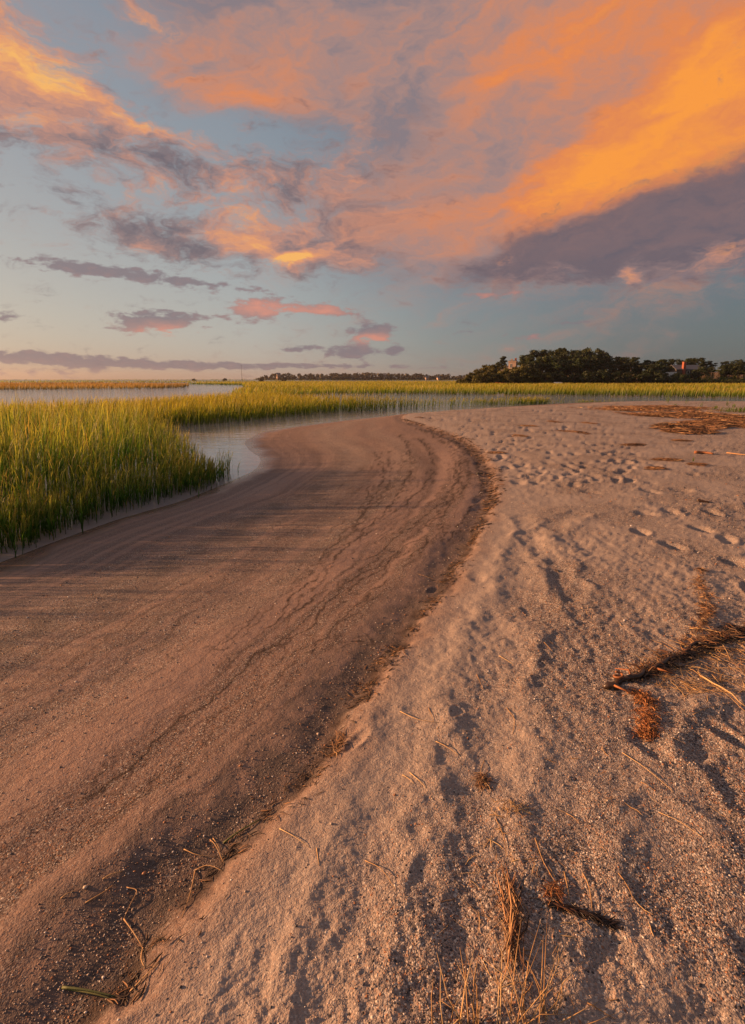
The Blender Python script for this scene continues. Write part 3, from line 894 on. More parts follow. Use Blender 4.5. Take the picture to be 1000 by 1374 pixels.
def tuft(px, py, n, h, spread, label, mat=None, group=None, name='grass_tuft', cat='grass', wid=0.008, z=None, leaves=3, wind=(0.12, 0)):
    if z is None: x, y, z = ground_at(px, py)
    else: x, y = pix_plane(px, py, z)
    q = rng.normal(0, 1, (n, 2)) * np.array(spread)
    hh = h * (0.6 + 0.5 * rng.random(n))
    arr = cord_plants(q, hh, np.full(n, -0.02), wind, leaves, wid, 0.05, segs=3)
    o = plant_obj(name, arr, mat or M_GRASS)
    o.location = (x, y, z)
    tag(o, label, cat, group, 'stuff' if n >= 80 else None)
    return o
tuft(303, 634, 30, 0.52, (.08, .10), 'small lone tuft of green grass standing in the cove water', z=-0.03)
tuft(283, 646, 22, 0.42, (.06, .07), 'short grass clump at the tip of the tall grass', z=-0.03)
tuft(272, 660, 10, 0.30, (.12, .06), 'sparse low shoots in the shallows before the tall grass tip', z=-0.02)
tuft(712, 542.6, 300, 0.62, (.75, .55), 'wide green grass clump on the far waterline of the sand', M_GRASS_Y, wid=0.035, leaves=2, z=-.02)
tuft(790, 541.0, 90, 0.32, (.7, .4), 'low thin grass clump standing in the blue channel', M_GRASS_Y, wid=0.03, leaves=2, z=-.02)
tuft(664, 543.5, 120, 0.50, (.7, .5), 'thin grass clump at the end of the long marsh band', M_GRASS_Y, wid=0.03, leaves=2, z=-.02)
tuft(990, 553, 170, 0.26, (.40, .30), 'dense bright green grass cushion on the sand beside the brown wrack', M_SPROUT, wid=0.014)
SHOOTS = sorted([(896, 540.5, 12, .55), (921, 542, 8, .42), (960, 549, 22, .22), (985, 546.5, 16, .22), (940, 545.5, 8, .28), (905, 546, 8, .22), (976, 544, 8, .3), (1010, 560, 20, .22)], key=lambda q: abs(q[0] - 990))
for nth, (a, b, n, h) in enumerate(SHOOTS):
    tuft(a, b, n, h, (.045, .045), f'sparse green grass shoot near the far wrack, {ORD[nth]} nearest to the dense green cushion', M_SPROUT, 'grass shoots at the far edge of the sand', wid=0.016, leaves=2)
tuft(930, 619, 5, .10, (.010, .010), 'tiny single green sprout on bare sand before the wrack', M_SPROUT, wid=0.012, leaves=2)

# ------------------------------------------------------------------ trees
M_BARK = simple_mat('bark', (0.085, 0.065, 0.05), 0.9, 0.4, 6)
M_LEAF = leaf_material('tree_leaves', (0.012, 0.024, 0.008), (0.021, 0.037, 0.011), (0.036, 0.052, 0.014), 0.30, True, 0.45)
M_LEAF_SUNLIT = leaf_material('sun_tinted_leaves', (0.05, 0.055, 0.014), (0.085, 0.085, 0.020), (0.13, 0.11, 0.024), 0.35, True, 0.45)  # sunlit copy of the tree leaves, the sun's gold put into the colour
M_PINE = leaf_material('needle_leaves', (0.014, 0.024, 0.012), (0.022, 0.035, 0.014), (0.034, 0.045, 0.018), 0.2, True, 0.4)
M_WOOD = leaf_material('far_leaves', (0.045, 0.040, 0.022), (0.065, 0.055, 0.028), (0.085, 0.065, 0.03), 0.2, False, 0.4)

def tubes(paths, radii, sides=5):
    """list of point lists with radius lists -> arrays"""
    V, F, T = [], [], []
    off = 0
    for pts, rr in zip(paths, radii):
        P = np.array(pts, float); n = len(P)
        tan = np.gradient(P, axis=0); tan /= np.linalg.norm(tan, axis=1)[:, None] + 1e-9
        ref = np.where(np.abs(tan[:, 2:3]) > 0.9, np.array([[1., 0, 0]]), np.array([[0, 0, 1.]]))
        a = np.cross(tan, ref); a /= np.linalg.norm(a, axis=1)[:, None] + 1e-9
        b = np.cross(tan, a)
        th = np.arange(sides) * 2 * math.pi / sides
        ring = P[:, None, :] + np.array(rr)[:, None, None] * (np.cos(th)[None, :, None] * a[:, None, :] + np.sin(th)[None, :, None] * b[:, None, :])
        V.append(ring.reshape(-1, 3))
        i = np.arange(n - 1)[:, None] * sides; j = np.arange(sides)[None, :]; j2 = (j + 1) % sides
        q = np.stack([i + j, i + j2, i + sides + j2, i + sides + j], -1).reshape(-1, 4) + off
        F.append(q.ravel()); T.append(np.full(len(q), 4))
        caps = np.concatenate([np.arange(sides)[::-1] + off, np.arange(sides) + (n - 1) * sides + off])
        F.append(caps); T.append(np.full(2, sides))
        off += n * sides
    return np.concatenate(V), np.concatenate(F), np.concatenate(T)

def leaf_cloud(centres, radii, per, size, ref_z):
    """small randomly turned leaf quads spread through clumps"""
    C = np.repeat(np.array(centres), per, 0); Rr = np.repeat(np.array(radii), per)
    N = len(C)
    d = rng.normal(0, 1, (N, 3)); d /= np.linalg.norm(d, axis=1)[:, None]
    r = rng.random(N) ** 0.45
    c = C + d * (Rr * r)[:, None] * np.array([1, 1, .75])
    nrm = d + rng.normal(0, .6, (N, 3)) + np.array([0, 0, .35]); nrm /= np.linalg.norm(nrm, axis=1)[:, None]
    u = np.cross(nrm, rng.normal(0, 1, (N, 3))); u /= np.linalg.norm(u, axis=1)[:, None]
    v = np.cross(nrm, u)
    s = size * (0.6 + 0.8 * rng.random(N))
    su, sv = u * s[:, None] * .6, v * s[:, None] * .42
    V = np.stack([c - su, c - sv, c + su, c + sv], 1).reshape(-1, 3)
    F = np.arange(N * 4)
    clump = np.repeat(rng.random(len(centres)), per)
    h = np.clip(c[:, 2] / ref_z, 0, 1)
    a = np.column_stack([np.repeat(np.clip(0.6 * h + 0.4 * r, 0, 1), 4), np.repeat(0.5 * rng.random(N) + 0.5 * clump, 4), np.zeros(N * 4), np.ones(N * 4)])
    return V, F, np.full(N, 4), a

def tree_variant(seed, kind):
    """unit tree about 10 m tall -> (trunk mesh, crown mesh)"""
    st = np.random.default_rng(seed)
    paths, rad, cents, cr = [], [], [], []
    if kind == 'pine':
        paths.append([(0, 0, 0), (.05, 0, 4), (0, .05, 10)]); rad.append([.22, .14, .02])
        for i in range(34):
            z = 1.6 + 8.2 * i / 34; L = 2.1 * (1 - (z / 10.4)) + .25; a = i * 2.4 + st.random()
            paths.append([(0, 0, z), (math.cos(a) * L, math.sin(a) * L, z - .15)]); rad.append([.05, .01])
            for f in (.45, .85):
                cents.append((math.cos(a) * L * f, math.sin(a) * L * f, z)); cr.append(.42 + .2 * (1 - z / 10))
    else:
        shrub = kind == 'bush'
        tz = 1.2 if shrub else 3.2
        paths.append([(0, 0, -.3), (.1, .05, tz * .5), (.15, -.05, tz), (.1, .1, tz + 2.2)]); rad.append([.34, .26, .2, .08])
        nl = 9
        for i in range(nl):
            a = i * 2.4 + st.random() * .8; L = 1.8 + 1.9 * st.random(); zz = tz * .75 + 1.2 * st.random()
            tip = np.array((math.cos(a) * L, math.sin(a) * L, zz + (1.6 + 2.8 * st.random()) * (0.6 if shrub else 1)))
            paths.append([(.1, 0, zz), tuple(np.array((.1, 0, zz)) * .45 + tip * .55 + np.array((0, 0, .3))), tuple(tip)]); rad.append([.12, .07, .02])
        n = 46
        for i in range(n):
            d = st.normal(0, 1, 3); d /= np.linalg.norm(d)
            if d[2] < -0.8: d[2] = -d[2]
            q = .55 + .45 * st.random()
            lob = 1 + .14 * math.sin(3 * math.atan2(d[1], d[0]) + seed) + .08 * st.normal()
            zc = (3.2 if shrub else 5.4); hz = (3.6 if shrub else 4.3)
            cents.append((d[0] * 3.7 * q * lob, d[1] * 3.7 * q * lob, zc + d[2] * hz * q)); cr.append(.75 + .55 * st.random())
    tv = tubes(paths, rad, 5)
    lv = leaf_cloud(cents, cr, 62 if kind != 'pine' else 30, .50 if kind != 'pine' else .34, 10.0)
    return tv, lv

VARS = {}
def get_variant(kind, i, mat):
    key = (kind, i, mat.name)
    if key not in VARS:
        tv, lv = tree_variant(300 + i * 13 + len(kind), kind)
        t = mesh_np('trunk', *tv, M_BARK)
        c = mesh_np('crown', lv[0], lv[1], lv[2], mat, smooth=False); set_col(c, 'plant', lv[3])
        VARS[key] = (t.data, c.data)
        bpy.data.objects.remove(t); bpy.data.objects.remove(c)
    return VARS[key]


def tree(px, D, ytop, kind, mat, label, group, name='tree', wide=1.0, cat='tree', sink=0.0):
    x = (px - 500) / 766.0 * D; y = math.sqrt(max(D * D - x * x, 1)) if False else D
    z = float(ground_h(np.array([x]), np.array([y]))[0]) - sink
    h = CAM_H + (509.7 - ytop) / 766.0 * D - z
    i = random.randrange(5)
    tm, cm = get_variant(kind, i, mat)
    top = 7.2 if kind == 'bush' else 10.0
    s = h / top
    e = empty(name, (x, y, z), random.uniform(0, 6.28))
    e.scale = (s * wide, s * wide, s)
    for nm, me in (('trunk', tm), ('crown', cm)):
        o = bpy.data.objects.new(nm, me); COL.objects.link(o); o.parent = e
    tag(e, label, cat, group)
    return e

SIL = [(612, 510), (640, 494), (655, 489), (690, 486), (700, 478), (715, 471), (735, 469.5), (760, 469.5), (780, 467.5), (800, 470), (815, 477), (826, 480), (840, 479.5), (860, 484), (890, 483), (920, 480), (940, 483), (960, 488), (980, 484), (1100, 482)]
def sil(px): return float(np.interp(px, [p for p, _ in SIL], [q for _, q in SIL]))
G_I = 'trees on the wooded island across the marsh'
# back row gives the skyline
for px in list(range(704, 826, 13)):
    tree(px + random.uniform(-3, 3), random.uniform(212, 226), sil(px) + random.uniform(-.8, 1.5), 'oak', M_LEAF, f'tall dark skyline tree on the island, {ORD[(px - 704) // 13]} counting away from the tower house', 'tallest trees of the island', wide=1.25, name='oak_tree')
for px in list(range(830, 1120, 17)):
    tree(px + random.uniform(-4, 4), random.uniform(215, 240), sil(px) + random.uniform(-1.5, 1.5), 'oak', M_LEAF, f'dark skyline tree of the lower wood, {ORD[(px - 830) // 17]} counting away from the tallest stand', 'trees behind the chimney house', wide=1.55, name='oak_tree')
# middle rows
for nth, px in enumerate(list(range(700, 900, 13)) + list(range(940, 1130, 14))):
    tree(px + random.uniform(-4, 4), random.uniform(196, 206), sil(px) + (9 if px < 830 else 5) + random.uniform(-2, 5), 'oak' if px < 900 else 'bush', M_LEAF, f'dark rounded tree below the island skyline, {ORD[nth]} counting away from the tower house', 'middle trees of the island', wide=1.3, name='oak_tree')
for px in list(range(694, 896, 12)):
    tree(px + random.uniform(-4, 4), random.uniform(184, 190), 499 + random.uniform(-4, 4), 'bush', M_LEAF, f'low bushy tree at the dark island foot, {ORD[(px - 694) // 12]} counting away from the tower house', 'bushy trees along the island foot', wide=1.25, name='bushy_tree')
for nth, (px, yt, D) in enumerate([(870, 489, 205), (880, 490, 208), (905, 500, 194), (930, 498, 196), (914, 502, 191), (945, 494, 206), (968, 492, 204), (985, 491, 205), (1010, 489, 203), (1040, 488, 205)]):
    tree(px, D, yt, 'oak' if px < 900 else 'bush', M_LEAF if px < 960 else M_LEAF_SUNLIT, f'rounded tree beside the brick chimney house, {ORD[nth]} counting from the tallest stand', 'trees beside the chimney house', wide=1.25, name='oak_tree')
# sun-facing shrubs at the island's left end, gold sunlight put into their leaf colour
SUN_TINTED = sorted([(616, 508, 186), (624, 506, 184), (632, 500, 186), (640, 496, 188), (648, 492, 190), (640, 503, 181), (652, 499, 182), (660, 494, 186), (664, 502, 181), (674, 497, 183), (682, 501, 180), (690, 493, 184), (683, 494, 186), (700, 490, 185), (706, 500, 181), (716, 494, 184), (730, 500, 182), (668, 489, 196), (656, 489, 200)])
for nth, (px, yt, D) in enumerate(SUN_TINTED):
    tree(px, D, yt, 'bush', M_LEAF_SUNLIT, f'green bushy tree tinted golden as if sunlit, on the island end, {ORD[nth]} counting from the low tip', 'sun-tinted bushy trees at the island end', wide=1.2, name='bushy_tree')
tree(673, 203, 478.5, 'pine', M_PINE, 'pointed dark conifer beside the pale tower house', None, name='conifer_tree', wide=1.5)
tree(666, 202, 486, 'pine', M_PINE, 'small pointed conifer left of the taller one by the tower house', None, name='conifer_tree', wide=1.3)
for nth, px in enumerate((884, 893, 901, 908, 918, 930, 942, 952, 960, 975, 984, 992, 1008, 1024)):
    tree(px, random.uniform(183, 192), 508 + random.uniform(-3, 2), 'bush', M_LEAF, f'low shrub on the grassy bank, {ORD[nth]} counting from the dark island foot', 'shrubs on the bank', wide=1.6, name='shrub', cat='shrub')
for px, yt, D in [(352, 507.3, 470), (381, 506.6, 500), (303, 507.5, 560), (262, 508, 600)]:
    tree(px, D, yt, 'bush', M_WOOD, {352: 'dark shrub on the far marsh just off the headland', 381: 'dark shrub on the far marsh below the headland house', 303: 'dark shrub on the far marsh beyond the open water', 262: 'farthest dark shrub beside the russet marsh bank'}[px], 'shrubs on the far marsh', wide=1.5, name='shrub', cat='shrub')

def far_wood():
    cents, cr = [], []
    top_px = [(345, 508), (356, 504), (366, 500.5), (380, 500.5), (400, 500), (430, 501), (460, 500), (480, 499), (500, 500), (530, 500.5), (560, 501.5), (590, 502), (625, 502.5), (660, 503)]
    for i in range(1300):
        px = random.uniform(344, 665); D = random.uniform(770, 860)
        x = (px - 500) / 766 * D
        zt = CAM_H + (509.7 - float(np.interp(px, [p for p, _ in top_px], [q for _, q in top_px]))) / 766 * D
        z = (random.random() ** 0.7 if i % 2 else random.random() * .6) * zt * random.uniform(.85, 1.05)
        cents.append((x, D, max(1, z - 1.6))); cr.append(random.uniform(1.8, 3.4))
    v, f, t, a = leaf_cloud(cents, cr, 30, 1.9, 16)
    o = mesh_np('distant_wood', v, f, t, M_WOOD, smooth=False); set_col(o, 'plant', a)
    tag(o, 'low hazy wooded shore far behind the marsh on the horizon', 'wood', kind='stuff')
far_wood()

# ------------------------------------------------------------------ houses and boats
M_WALL = simple_mat('pale_stucco', (0.42, 0.30, 0.23), 0.85, 0.12, 2)
M_WHITE = simple_mat('white_boards', (0.74, 0.72, 0.68), 0.8, 0.08, 3)
M_ROOF = simple_mat('grey_shingles', (0.15, 0.15, 0.155), 0.85, 0.25, 5)
M_BRICK = simple_mat('brick', (0.30, 0.085, 0.045), 0.85, 0.25, 6)
M_DARKW = simple_mat('dark_boards', (0.10, 0.085, 0.075), 0.85, 0.3, 3)
M_GLASS = simple_mat('window_glass', (0.03, 0.035, 0.04), 0.1, 0.1, 3)
M_RED = simple_mat('red_paint', (0.48, 0.05, 0.035), 0.5, 0.15, 4)
M_BOATW = simple_mat('white_paint', (0.75, 0.73, 0.70), 0.5, 0.06, 4)

def box_arr(x0, x1, y0, y1, z0, z1):
    v = np.array([(x0, y0, z0), (x1, y0, z0), (x1, y1, z0), (x0, y1, z0), (x0, y0, z1), (x1, y0, z1), (x1, y1, z1), (x0, y1, z1)], float)
    f = np.array([0, 3, 2, 1, 4, 5, 6, 7, 0, 1, 5, 4, 1, 2, 6, 5, 2, 3, 7, 6, 3, 0, 4, 7])
    return v, f, np.full(6, 4)
def merge(lst):
    r = join([(v, f, t, np.zeros((len(v), 1))) for v, f, t in lst]); return r[:3]
def part(name, arrs, mat, parent):
    v, f, t = merge(arrs)
    return mesh_np(name, v, f, t, mat, parent, smooth=False)
def gable_arr(x0, x1, y0, y1, z0, zr, over=0.25, th=0.12):
    ym = (y0 + y1) / 2
    v = np.array([(x0 - over, y0 - over, z0 - .1), (x1 + over, y0 - over, z0 - .1), (x1 + over, ym, zr), (x0 - over, ym, zr), (x0 - over, y1 + over, z0 - .1), (x1 + over, y1 + over, z0 - .1)], float)
    v2 = v + np.array([0, 0, th])
    V = np.concatenate([v, v2])
    f = np.array([0, 3, 2, 1, 3, 4, 5, 2, 6, 7, 8, 9, 9, 8, 11, 10, 0, 1, 7, 6, 4, 10, 11, 5, 0, 6, 9, 3, 3, 9, 10, 4, 1, 2, 8, 7, 2, 5, 11, 8])
    return V, f, np.full(10, 4)
def window(parent, x, y, z, w, h):
    fr = part('window', [box_arr(x - w / 2 - .08, x - w / 2, y - .07, y, z - h / 2, z + h / 2), box_arr(x + w / 2, x + w / 2 + .08, y - .07, y, z - h / 2, z + h / 2),
                         box_arr(x - w / 2 - .08, x + w / 2 + .08, y - .07, y, z + h / 2, z + h / 2 + .08), box_arr(x - w / 2 - .1, x + w / 2 + .1, y - .12, y, z - h / 2 - .08, z - h / 2)], M_WHITE, parent)
    part('pane', [box_arr(x - w / 2 + .002, x + w / 2 - .002, y - .03, y - .002, z - h / 2 + .002, z + h / 2 - .002)], M_GLASS, fr)

def at_px(px, D, z=None):
    x = (px - 500) / 766.0 * D
    return (x, D, float(ground_h(np.array([x]), np.array([D]))[0]) if z is None else z)

def tower_house():
    D = 193
    x, y, z = at_px(686, D)
    e = empty('tower_house', (x, y, z), R(-24)); e.scale = (.82, .82, 1)
    top = CAM_H + (509.7 - 486.5) / 766 * D - z
    part('wall', [box_arr(-1.5, 1.5, -1.5, 1.5, -.3, top)], M_WALL, e)
    part('cornice', [box_arr(-1.7, 1.7, -1.7, 1.7, top + .002, top + .22), box_arr(-1.6, 1.6, -1.6, 1.6, top - .2, top)], M_WALL, e)
    part('roof', [box_arr(-1.4, 1.4, -1.4, 1.4, top + .283, top + .45)], M_ROOF, e)
    for cx, cy, ch in [(-.6, .5, .85), (.9, .9, 1.1)]:
        part('chimney', [box_arr(cx - .32, cx + .32, cy - .32, cy + .32, top + .44, top + ch), box_arr(cx - .38, cx + .38, cy - .38, cy + .38, top + ch, top + ch + .12)], M_WALL if cx < 0 else M_BRICK, e)
    for wz in (top - 1.3, top - 3.4):
        window(e, -.45, -1.502, wz, .55, 1.2)
    part('wing_wall', [box_arr(-4.6, -1.502, -.9, 1.9, -.3, top - 2.6)], M_WALL, e)
    part('wing_roof', [gable_arr(-4.6, -1.75, -.9, 1.9, top - 2.6, top - 1.6)], M_ROOF, e)
    window(e, -3.2, -.902, top - 3.4, .8, 1.0)
    tag(e, 'pale square tower house with two chimneys half hidden among sun-tinted island trees', 'house')
tower_house()

def chimney_house():
    D = 203
    x, y, z = at_px(921, D)
    z0 = CAM_H + (509.7 - 503) / 766 * D
    e = empty('chimney_house', (x, y, z), R(8))
    b = z0 - z
    part('wall', [box_arr(-5.0, 5.0, 0, 5, min(-.4, b - .6), b + 1.8)], M_DARKW, e)
    part('roof', [gable_arr(-5.0, 5.0, 0, 5, b + 1.8, b + 3.3, .45)], M_ROOF, e)
    part('gable_wall', [box_arr(-4.9, 4.9, 2.0, 3.0, b + 1.8, b + 2.6)], M_DARKW, e)
    part('chimney', [box_arr(-2.7, -1.8, -.45, .5, b - .4, b + 4.2), box_arr(-2.78, -1.72, -.53, .58, b + 4.2, b + 4.38)], M_BRICK, e)
    part('porch', [box_arr(-7.6, -5.05, -.4, 3.0, min(-.4, b - .6), b + .9)], M_WHITE, e)
    for wx in (-.4, 1.8, 3.6): window(e, wx, -.002, b + .8, .9, 1.0)
    tag(e, 'dark shingled house with tall orange brick chimney among the right hand trees', 'house')
chimney_house()

for (px, D, zz, w) in [(372, 812, 7.0, 4.5), (517, 800, 6.5, 3.0), (575, 790, 3.2, 3.6), (591, 785, 3.0, 3.0)]:
    x, y, z = at_px(px, D - 45)
    y += 20; e = empty('distant_house', (x, y, z), R(random.uniform(-20, 20)))
    part('wall', [box_arr(-w / 2, w / 2, 0, 6, -.4, zz)], M_WALL, e)
    part('roof', [gable_arr(-w / 2, w / 2, 0, 6, zz, zz + 2.4, .5, .2)], M_ROOF, e)
    window(e, 0, -.002, zz - 2, 1.4, 1.4)
    tag(e, {372: 'tiny pale house on the end of the hazy far headland', 517: 'tiny pale house alone in the middle of the far wood', 575: 'wider tiny house of the pair in the far wood', 591: 'narrower tiny house of the pair in the far wood'}[px], 'house', 'white houses on the far shore')

def boat(px, py, L, mat, rz, label, upside=False):
    x, y = pix_plane(px, py, 0.35)
    y2 = 178.0; x2 = (px - 500) / 766.0 * y2
    z = float(ground_h(np.array([x2]), np.array([y2]))[0])
    e = empty('rowing_boat', (x2, y2, z + .10), rz)
    n = 11
    rows = []
    for i in range(n):
        t = i / (n - 1); u = (t - .5) * L
        w = 0.62 * (1 - max(0, (t - .35) / .65) ** 2.2) * (0.85 + .15 * min(1, t / .2))
        sheer = .50 + .22 * t ** 2
        keel = .22 * max(0, t - .75) ** 1 * 2
        rows.append([(u, -w, sheer), (u, -w * .82, .22 + keel * .6), (u, -w * .4, .04 + keel), (u, 0, keel), (u, w * .4, .04 + keel), (u, w * .82, .22 + keel * .6), (u, w, sheer)])
    V = np.array(rows); inner = V * np.array([.97, .90, 1]) + np.array([0, 0, .05])
    m = 7
    verts = np.concatenate([V.reshape(-1, 3), inner.reshape(-1, 3)])
    F = []
    for i in range(n - 1):
        for j in range(m - 1):
            a = i * m + j; F += [a, a + m, a + m + 1, a + 1]
            b_ = a + n * m; F += [b_, b_ + 1, b_ + m + 1, b_ + m]
        for j in (0, m - 1):
            a = i * m + j; F += [a, a + n * m, a + m + n * m, a + m]
    for j in range(m - 1):
        F += [j, j + 1, j + 1 + n * m, j + n * m]
    if upside: verts = verts * np.array([1, -1, -1]) + np.array([0, 0, .75])
    mesh_np('hull', verts, F, np.full(len(F) // 4, 4), mat, e)
    if not upside:
        for u in (-.22, .12):
            part('thwart', [box_arr(u * L - .12, u * L + .12, -.52, .52, .38, .42)], M_BOATW, e)
        part('transom', [box_arr(-L / 2 - .03, -L / 2 + .03, -.5, .5, .1, .55)], M_BOATW, e)
    tag(e, label, 'boat')
boat(671, 516, 3.2, M_RED, R(185), 'small red rowing boat drawn up at the island edge')
boat(748, 514, 3.0, M_BOATW, R(12), 'upturned white rowing boat on the grass before the island trees', True)

def mast():
    x, y, z = at_px(326, 900)
    e = empty('radio_mast', (x, y, z))
    v, f, t = tubes([[(0, 0, -1), (0, 0, 12), (0, 0, 25)]], [[.35, .3, .12]], 6)
    mesh_np('pole', v, f, t, M_ROOF, e)
    part('crossarm', [box_arr(-1.2, 1.2, -.08, .08, 22, 22.2)], M_ROOF, e)
    tag(e, 'thin radio mast on the far horizon beyond the open water', 'mast')
mast()

# ------------------------------------------------------------------ wrack, straw, seaweed, pebbles
def straw_material(name, stops, rough=0.7):
    m, k, out = new_mat(name)
    A = k.new('ShaderNodeAttribute', attribute_name='plant')
    hgt, rnd, dry = k.sep(A.outputs['Vector'])
    c = k.ramp(rnd, stops)
    geo = k.new('ShaderNodeNewGeometry')
    c = k.v('SCALE', c, s=k.m('MULTIPLY_ADD', k.noise(geo.outputs['Position'], 60, 3, .6), 0.7, 0.65))
    b = k.new('ShaderNodeBsdfPrincipled'); k.put(b.inputs['Base Color'], c)
    b.inputs['Roughness'].default_value = rough
    k.l.new(b.outputs[0], out.inputs[0])
    return m
M_STRAW = straw_material('dry_straw', [(0, (0.30, 0.17, 0.07)), (0.5, (0.46, 0.28, 0.12)), (1, (0.60, 0.42, 0.20))])
M_WRACK = straw_material('brown_wrack', [(0, (0.06, 0.032, 0.018)), (0.45, (0.20, 0.095, 0.042)), (0.8, (0.34, 0.18, 0.08)), (1, (0.50, 0.32, 0.15))])
M_RUST = straw_material('rusty_fibres', [(0, (0.10, 0.035, 0.014)), (0.5, (0.32, 0.12, 0.04)), (1, (0.52, 0.24, 0.08))])
M_KELP = straw_material('dark_seaweed', [(0, (0.010, 0.007, 0.006)), (0.7, (0.030, 0.018, 0.012)), (1, (0.09, 0.04, 0.02))], 0.4)
M_GREENB = straw_material('green_blade', [(0, (0.07, 0.09, 0.02)), (1, (0.16, 0.16, 0.04))])
M_CRUMB = straw_material('drift_crumbs', [(0, (0.018, 0.013, 0.010)), (0.6, (0.07, 0.042, 0.026)), (1, (0.30, 0.15, 0.06))])

def fibres(P, rad, rnd):
    """P (N,K,3) curved threads with three sides, rad (N,) -> arrays + attribute"""
    N, K, _ = P.shape
    tan = np.gradient(P, axis=1); tan /= np.linalg.norm(tan, axis=2, keepdims=True) + 1e-9
    ref = np.zeros_like(tan); ref[..., 2] = 1; ref[np.abs(tan[..., 2]) > .9] = (1, 0, 0)
    a = np.cross(tan, ref); a /= np.linalg.norm(a, axis=2, keepdims=True) + 1e-9
    b = np.cross(tan, a)
    tp = np.sin(np.linspace(0.45, math.pi - 0.35, K))[None, :, None, None]
    th = np.arange(3) * 2 * math.pi / 3
    ring = P[:, :, None, :] + rad[:, None, None, None] * tp * (np.cos(th)[None, None, :, None] * a[:, :, None, :] + np.sin(th)[None, None, :, None] * b[:, :, None, :])
    V = ring.reshape(-1, 3)
    o = (np.arange(N) * K * 3)[:, None, None] + (np.arange(K - 1) * 3)[None, :, None]
    j = np.arange(3)[None, None, :]; j2 = (j + 1) % 3
    F = np.stack([o + j, o + j2, o + 3 + j2, o + 3 + j], -1).reshape(-1, 4)
    A = np.column_stack([np.tile(np.repeat(np.linspace(0, 1, K), 3), N), np.repeat(rnd, K * 3), np.zeros(N * K * 3), np.ones(N * K * 3)])
    return V, F.ravel(), np.full(len(F), 4), A

def heap(name, line_px, n, spread, length, radius, mat, label, cat, pile=0.02, curl=0.25, K=4, along=0.7, kind=None, group=None, gaps=0.0):
    """a heap of tangled threads strewn along a line drawn on the sand"""
    L = np.array([g[:2] for g in gpts(line_px)])
    seg = np.r_[0, np.cumsum(np.hypot(*np.diff(L, axis=0).T))]
    s = rng.random(n * 4) * seg[-1]
    s = s[rng.random(n * 4) < np.clip(.5 + 1.6 * gaps * fbm(s * 2.3 / (seg[-1] / 8 + .3), s * 0 + n * .37, 3, 301), .02, 1)][:n]
    n = len(s)
    cx = np.interp(s, seg, L[:, 0]); cy = np.interp(s, seg, L[:, 1])
    e = 1e-3
    tx = np.interp(s + e, seg, L[:, 0]) - np.interp(s - e, seg, L[:, 0]); ty = np.interp(s + e, seg, L[:, 1]) - np.interp(s - e, seg, L[:, 1])
    dirn = np.arctan2(ty, tx) + rng.normal(0, (1 - along) * 2.2 + .15, n)
    taper = np.sin(np.clip(s / seg[-1], .06, .94) * math.pi) ** .5
    off = rng.normal(0, 1, n) * spread * taper
    cx = cx - np.sin(np.arctan2(ty, tx)) * off; cy = cy + np.cos(np.arctan2(ty, tx)) * off
    ln = length * (0.35 + 0.9 * rng.random(n))
    lay = pile * np.exp(-(off / (spread + 1e-6)) ** 2) * rng.random(n) * taper
    P = np.zeros((n, K, 3)); ang = dirn.copy()
    x, y = cx - np.cos(dirn) * ln / 2, cy - np.sin(dirn) * ln / 2
    for q in range(K):
        P[:, q, 0], P[:, q, 1] = x, y
        ang = ang + rng.normal(0, curl, n)
        x = x + np.cos(ang) * ln / (K - 1); y = y + np.sin(ang) * ln / (K - 1)
    z = ground_h(P[..., 0].ravel(), P[..., 1].ravel()).reshape(n, K)
    P[..., 2] = z + lay[:, None] + radius * 0.8 + (rng.random((n, K)) * pile * 0.25)
    x0, y0 = float(cx.mean()), float(cy.mean()); z0 = float(ground_h(np.array([x0]), np.array([y0]))[0])
    P -= np.array([x0, y0, z0])
    arr = fibres(P, radius * (0.45 + 1.5 * rng.random(n) ** 2.5), rng.random(n))
    o = plant_obj(name, arr, mat)
    o.location = (x0, y0, z0)
    tag(o, label, cat, group, kind)
    return o

def straw(px_pts, r, label, group=None, lift=0.0, mat=None, name='dry_straw', cat='straw', tint=None):
    pts = smooth_line(gpts(px_pts), 4) if len(px_pts) > 2 else [tuple(p) for p in gpts(px_pts)]
    P = np.array(pts)
    if len(P) == 2:
        t = np.linspace(0, 1, 6)[:, None]; P = P[0] * (1 - t) + P[1] * t
    zg = ground_h(P[:, 0], P[:, 1])
    # a stiff straw bridges the hollows
    P[:, 2] = np.maximum(zg, np.linspace(zg[0], zg[-1], len(P))) + r * 0.7
    P[:, 2] += lift * np.sin(np.linspace(0, math.pi, len(P)))
    c = P[0].copy()
    n = len(P)
    v, f, t = tubes([[tuple(p) for p in (P - c)]], [list(r * np.linspace(1, .45, n))], 5)
    o = mesh_np(name, v, f, t, mat or M_STRAW)
    rn = random.random() if tint is None else tint
    set_col(o, 'plant', np.tile(np.array([[.5, rn, 0, 1]]), (len(v), 1)))
    o.location = tuple(c)
    tag(o, label, cat, group)
    return o

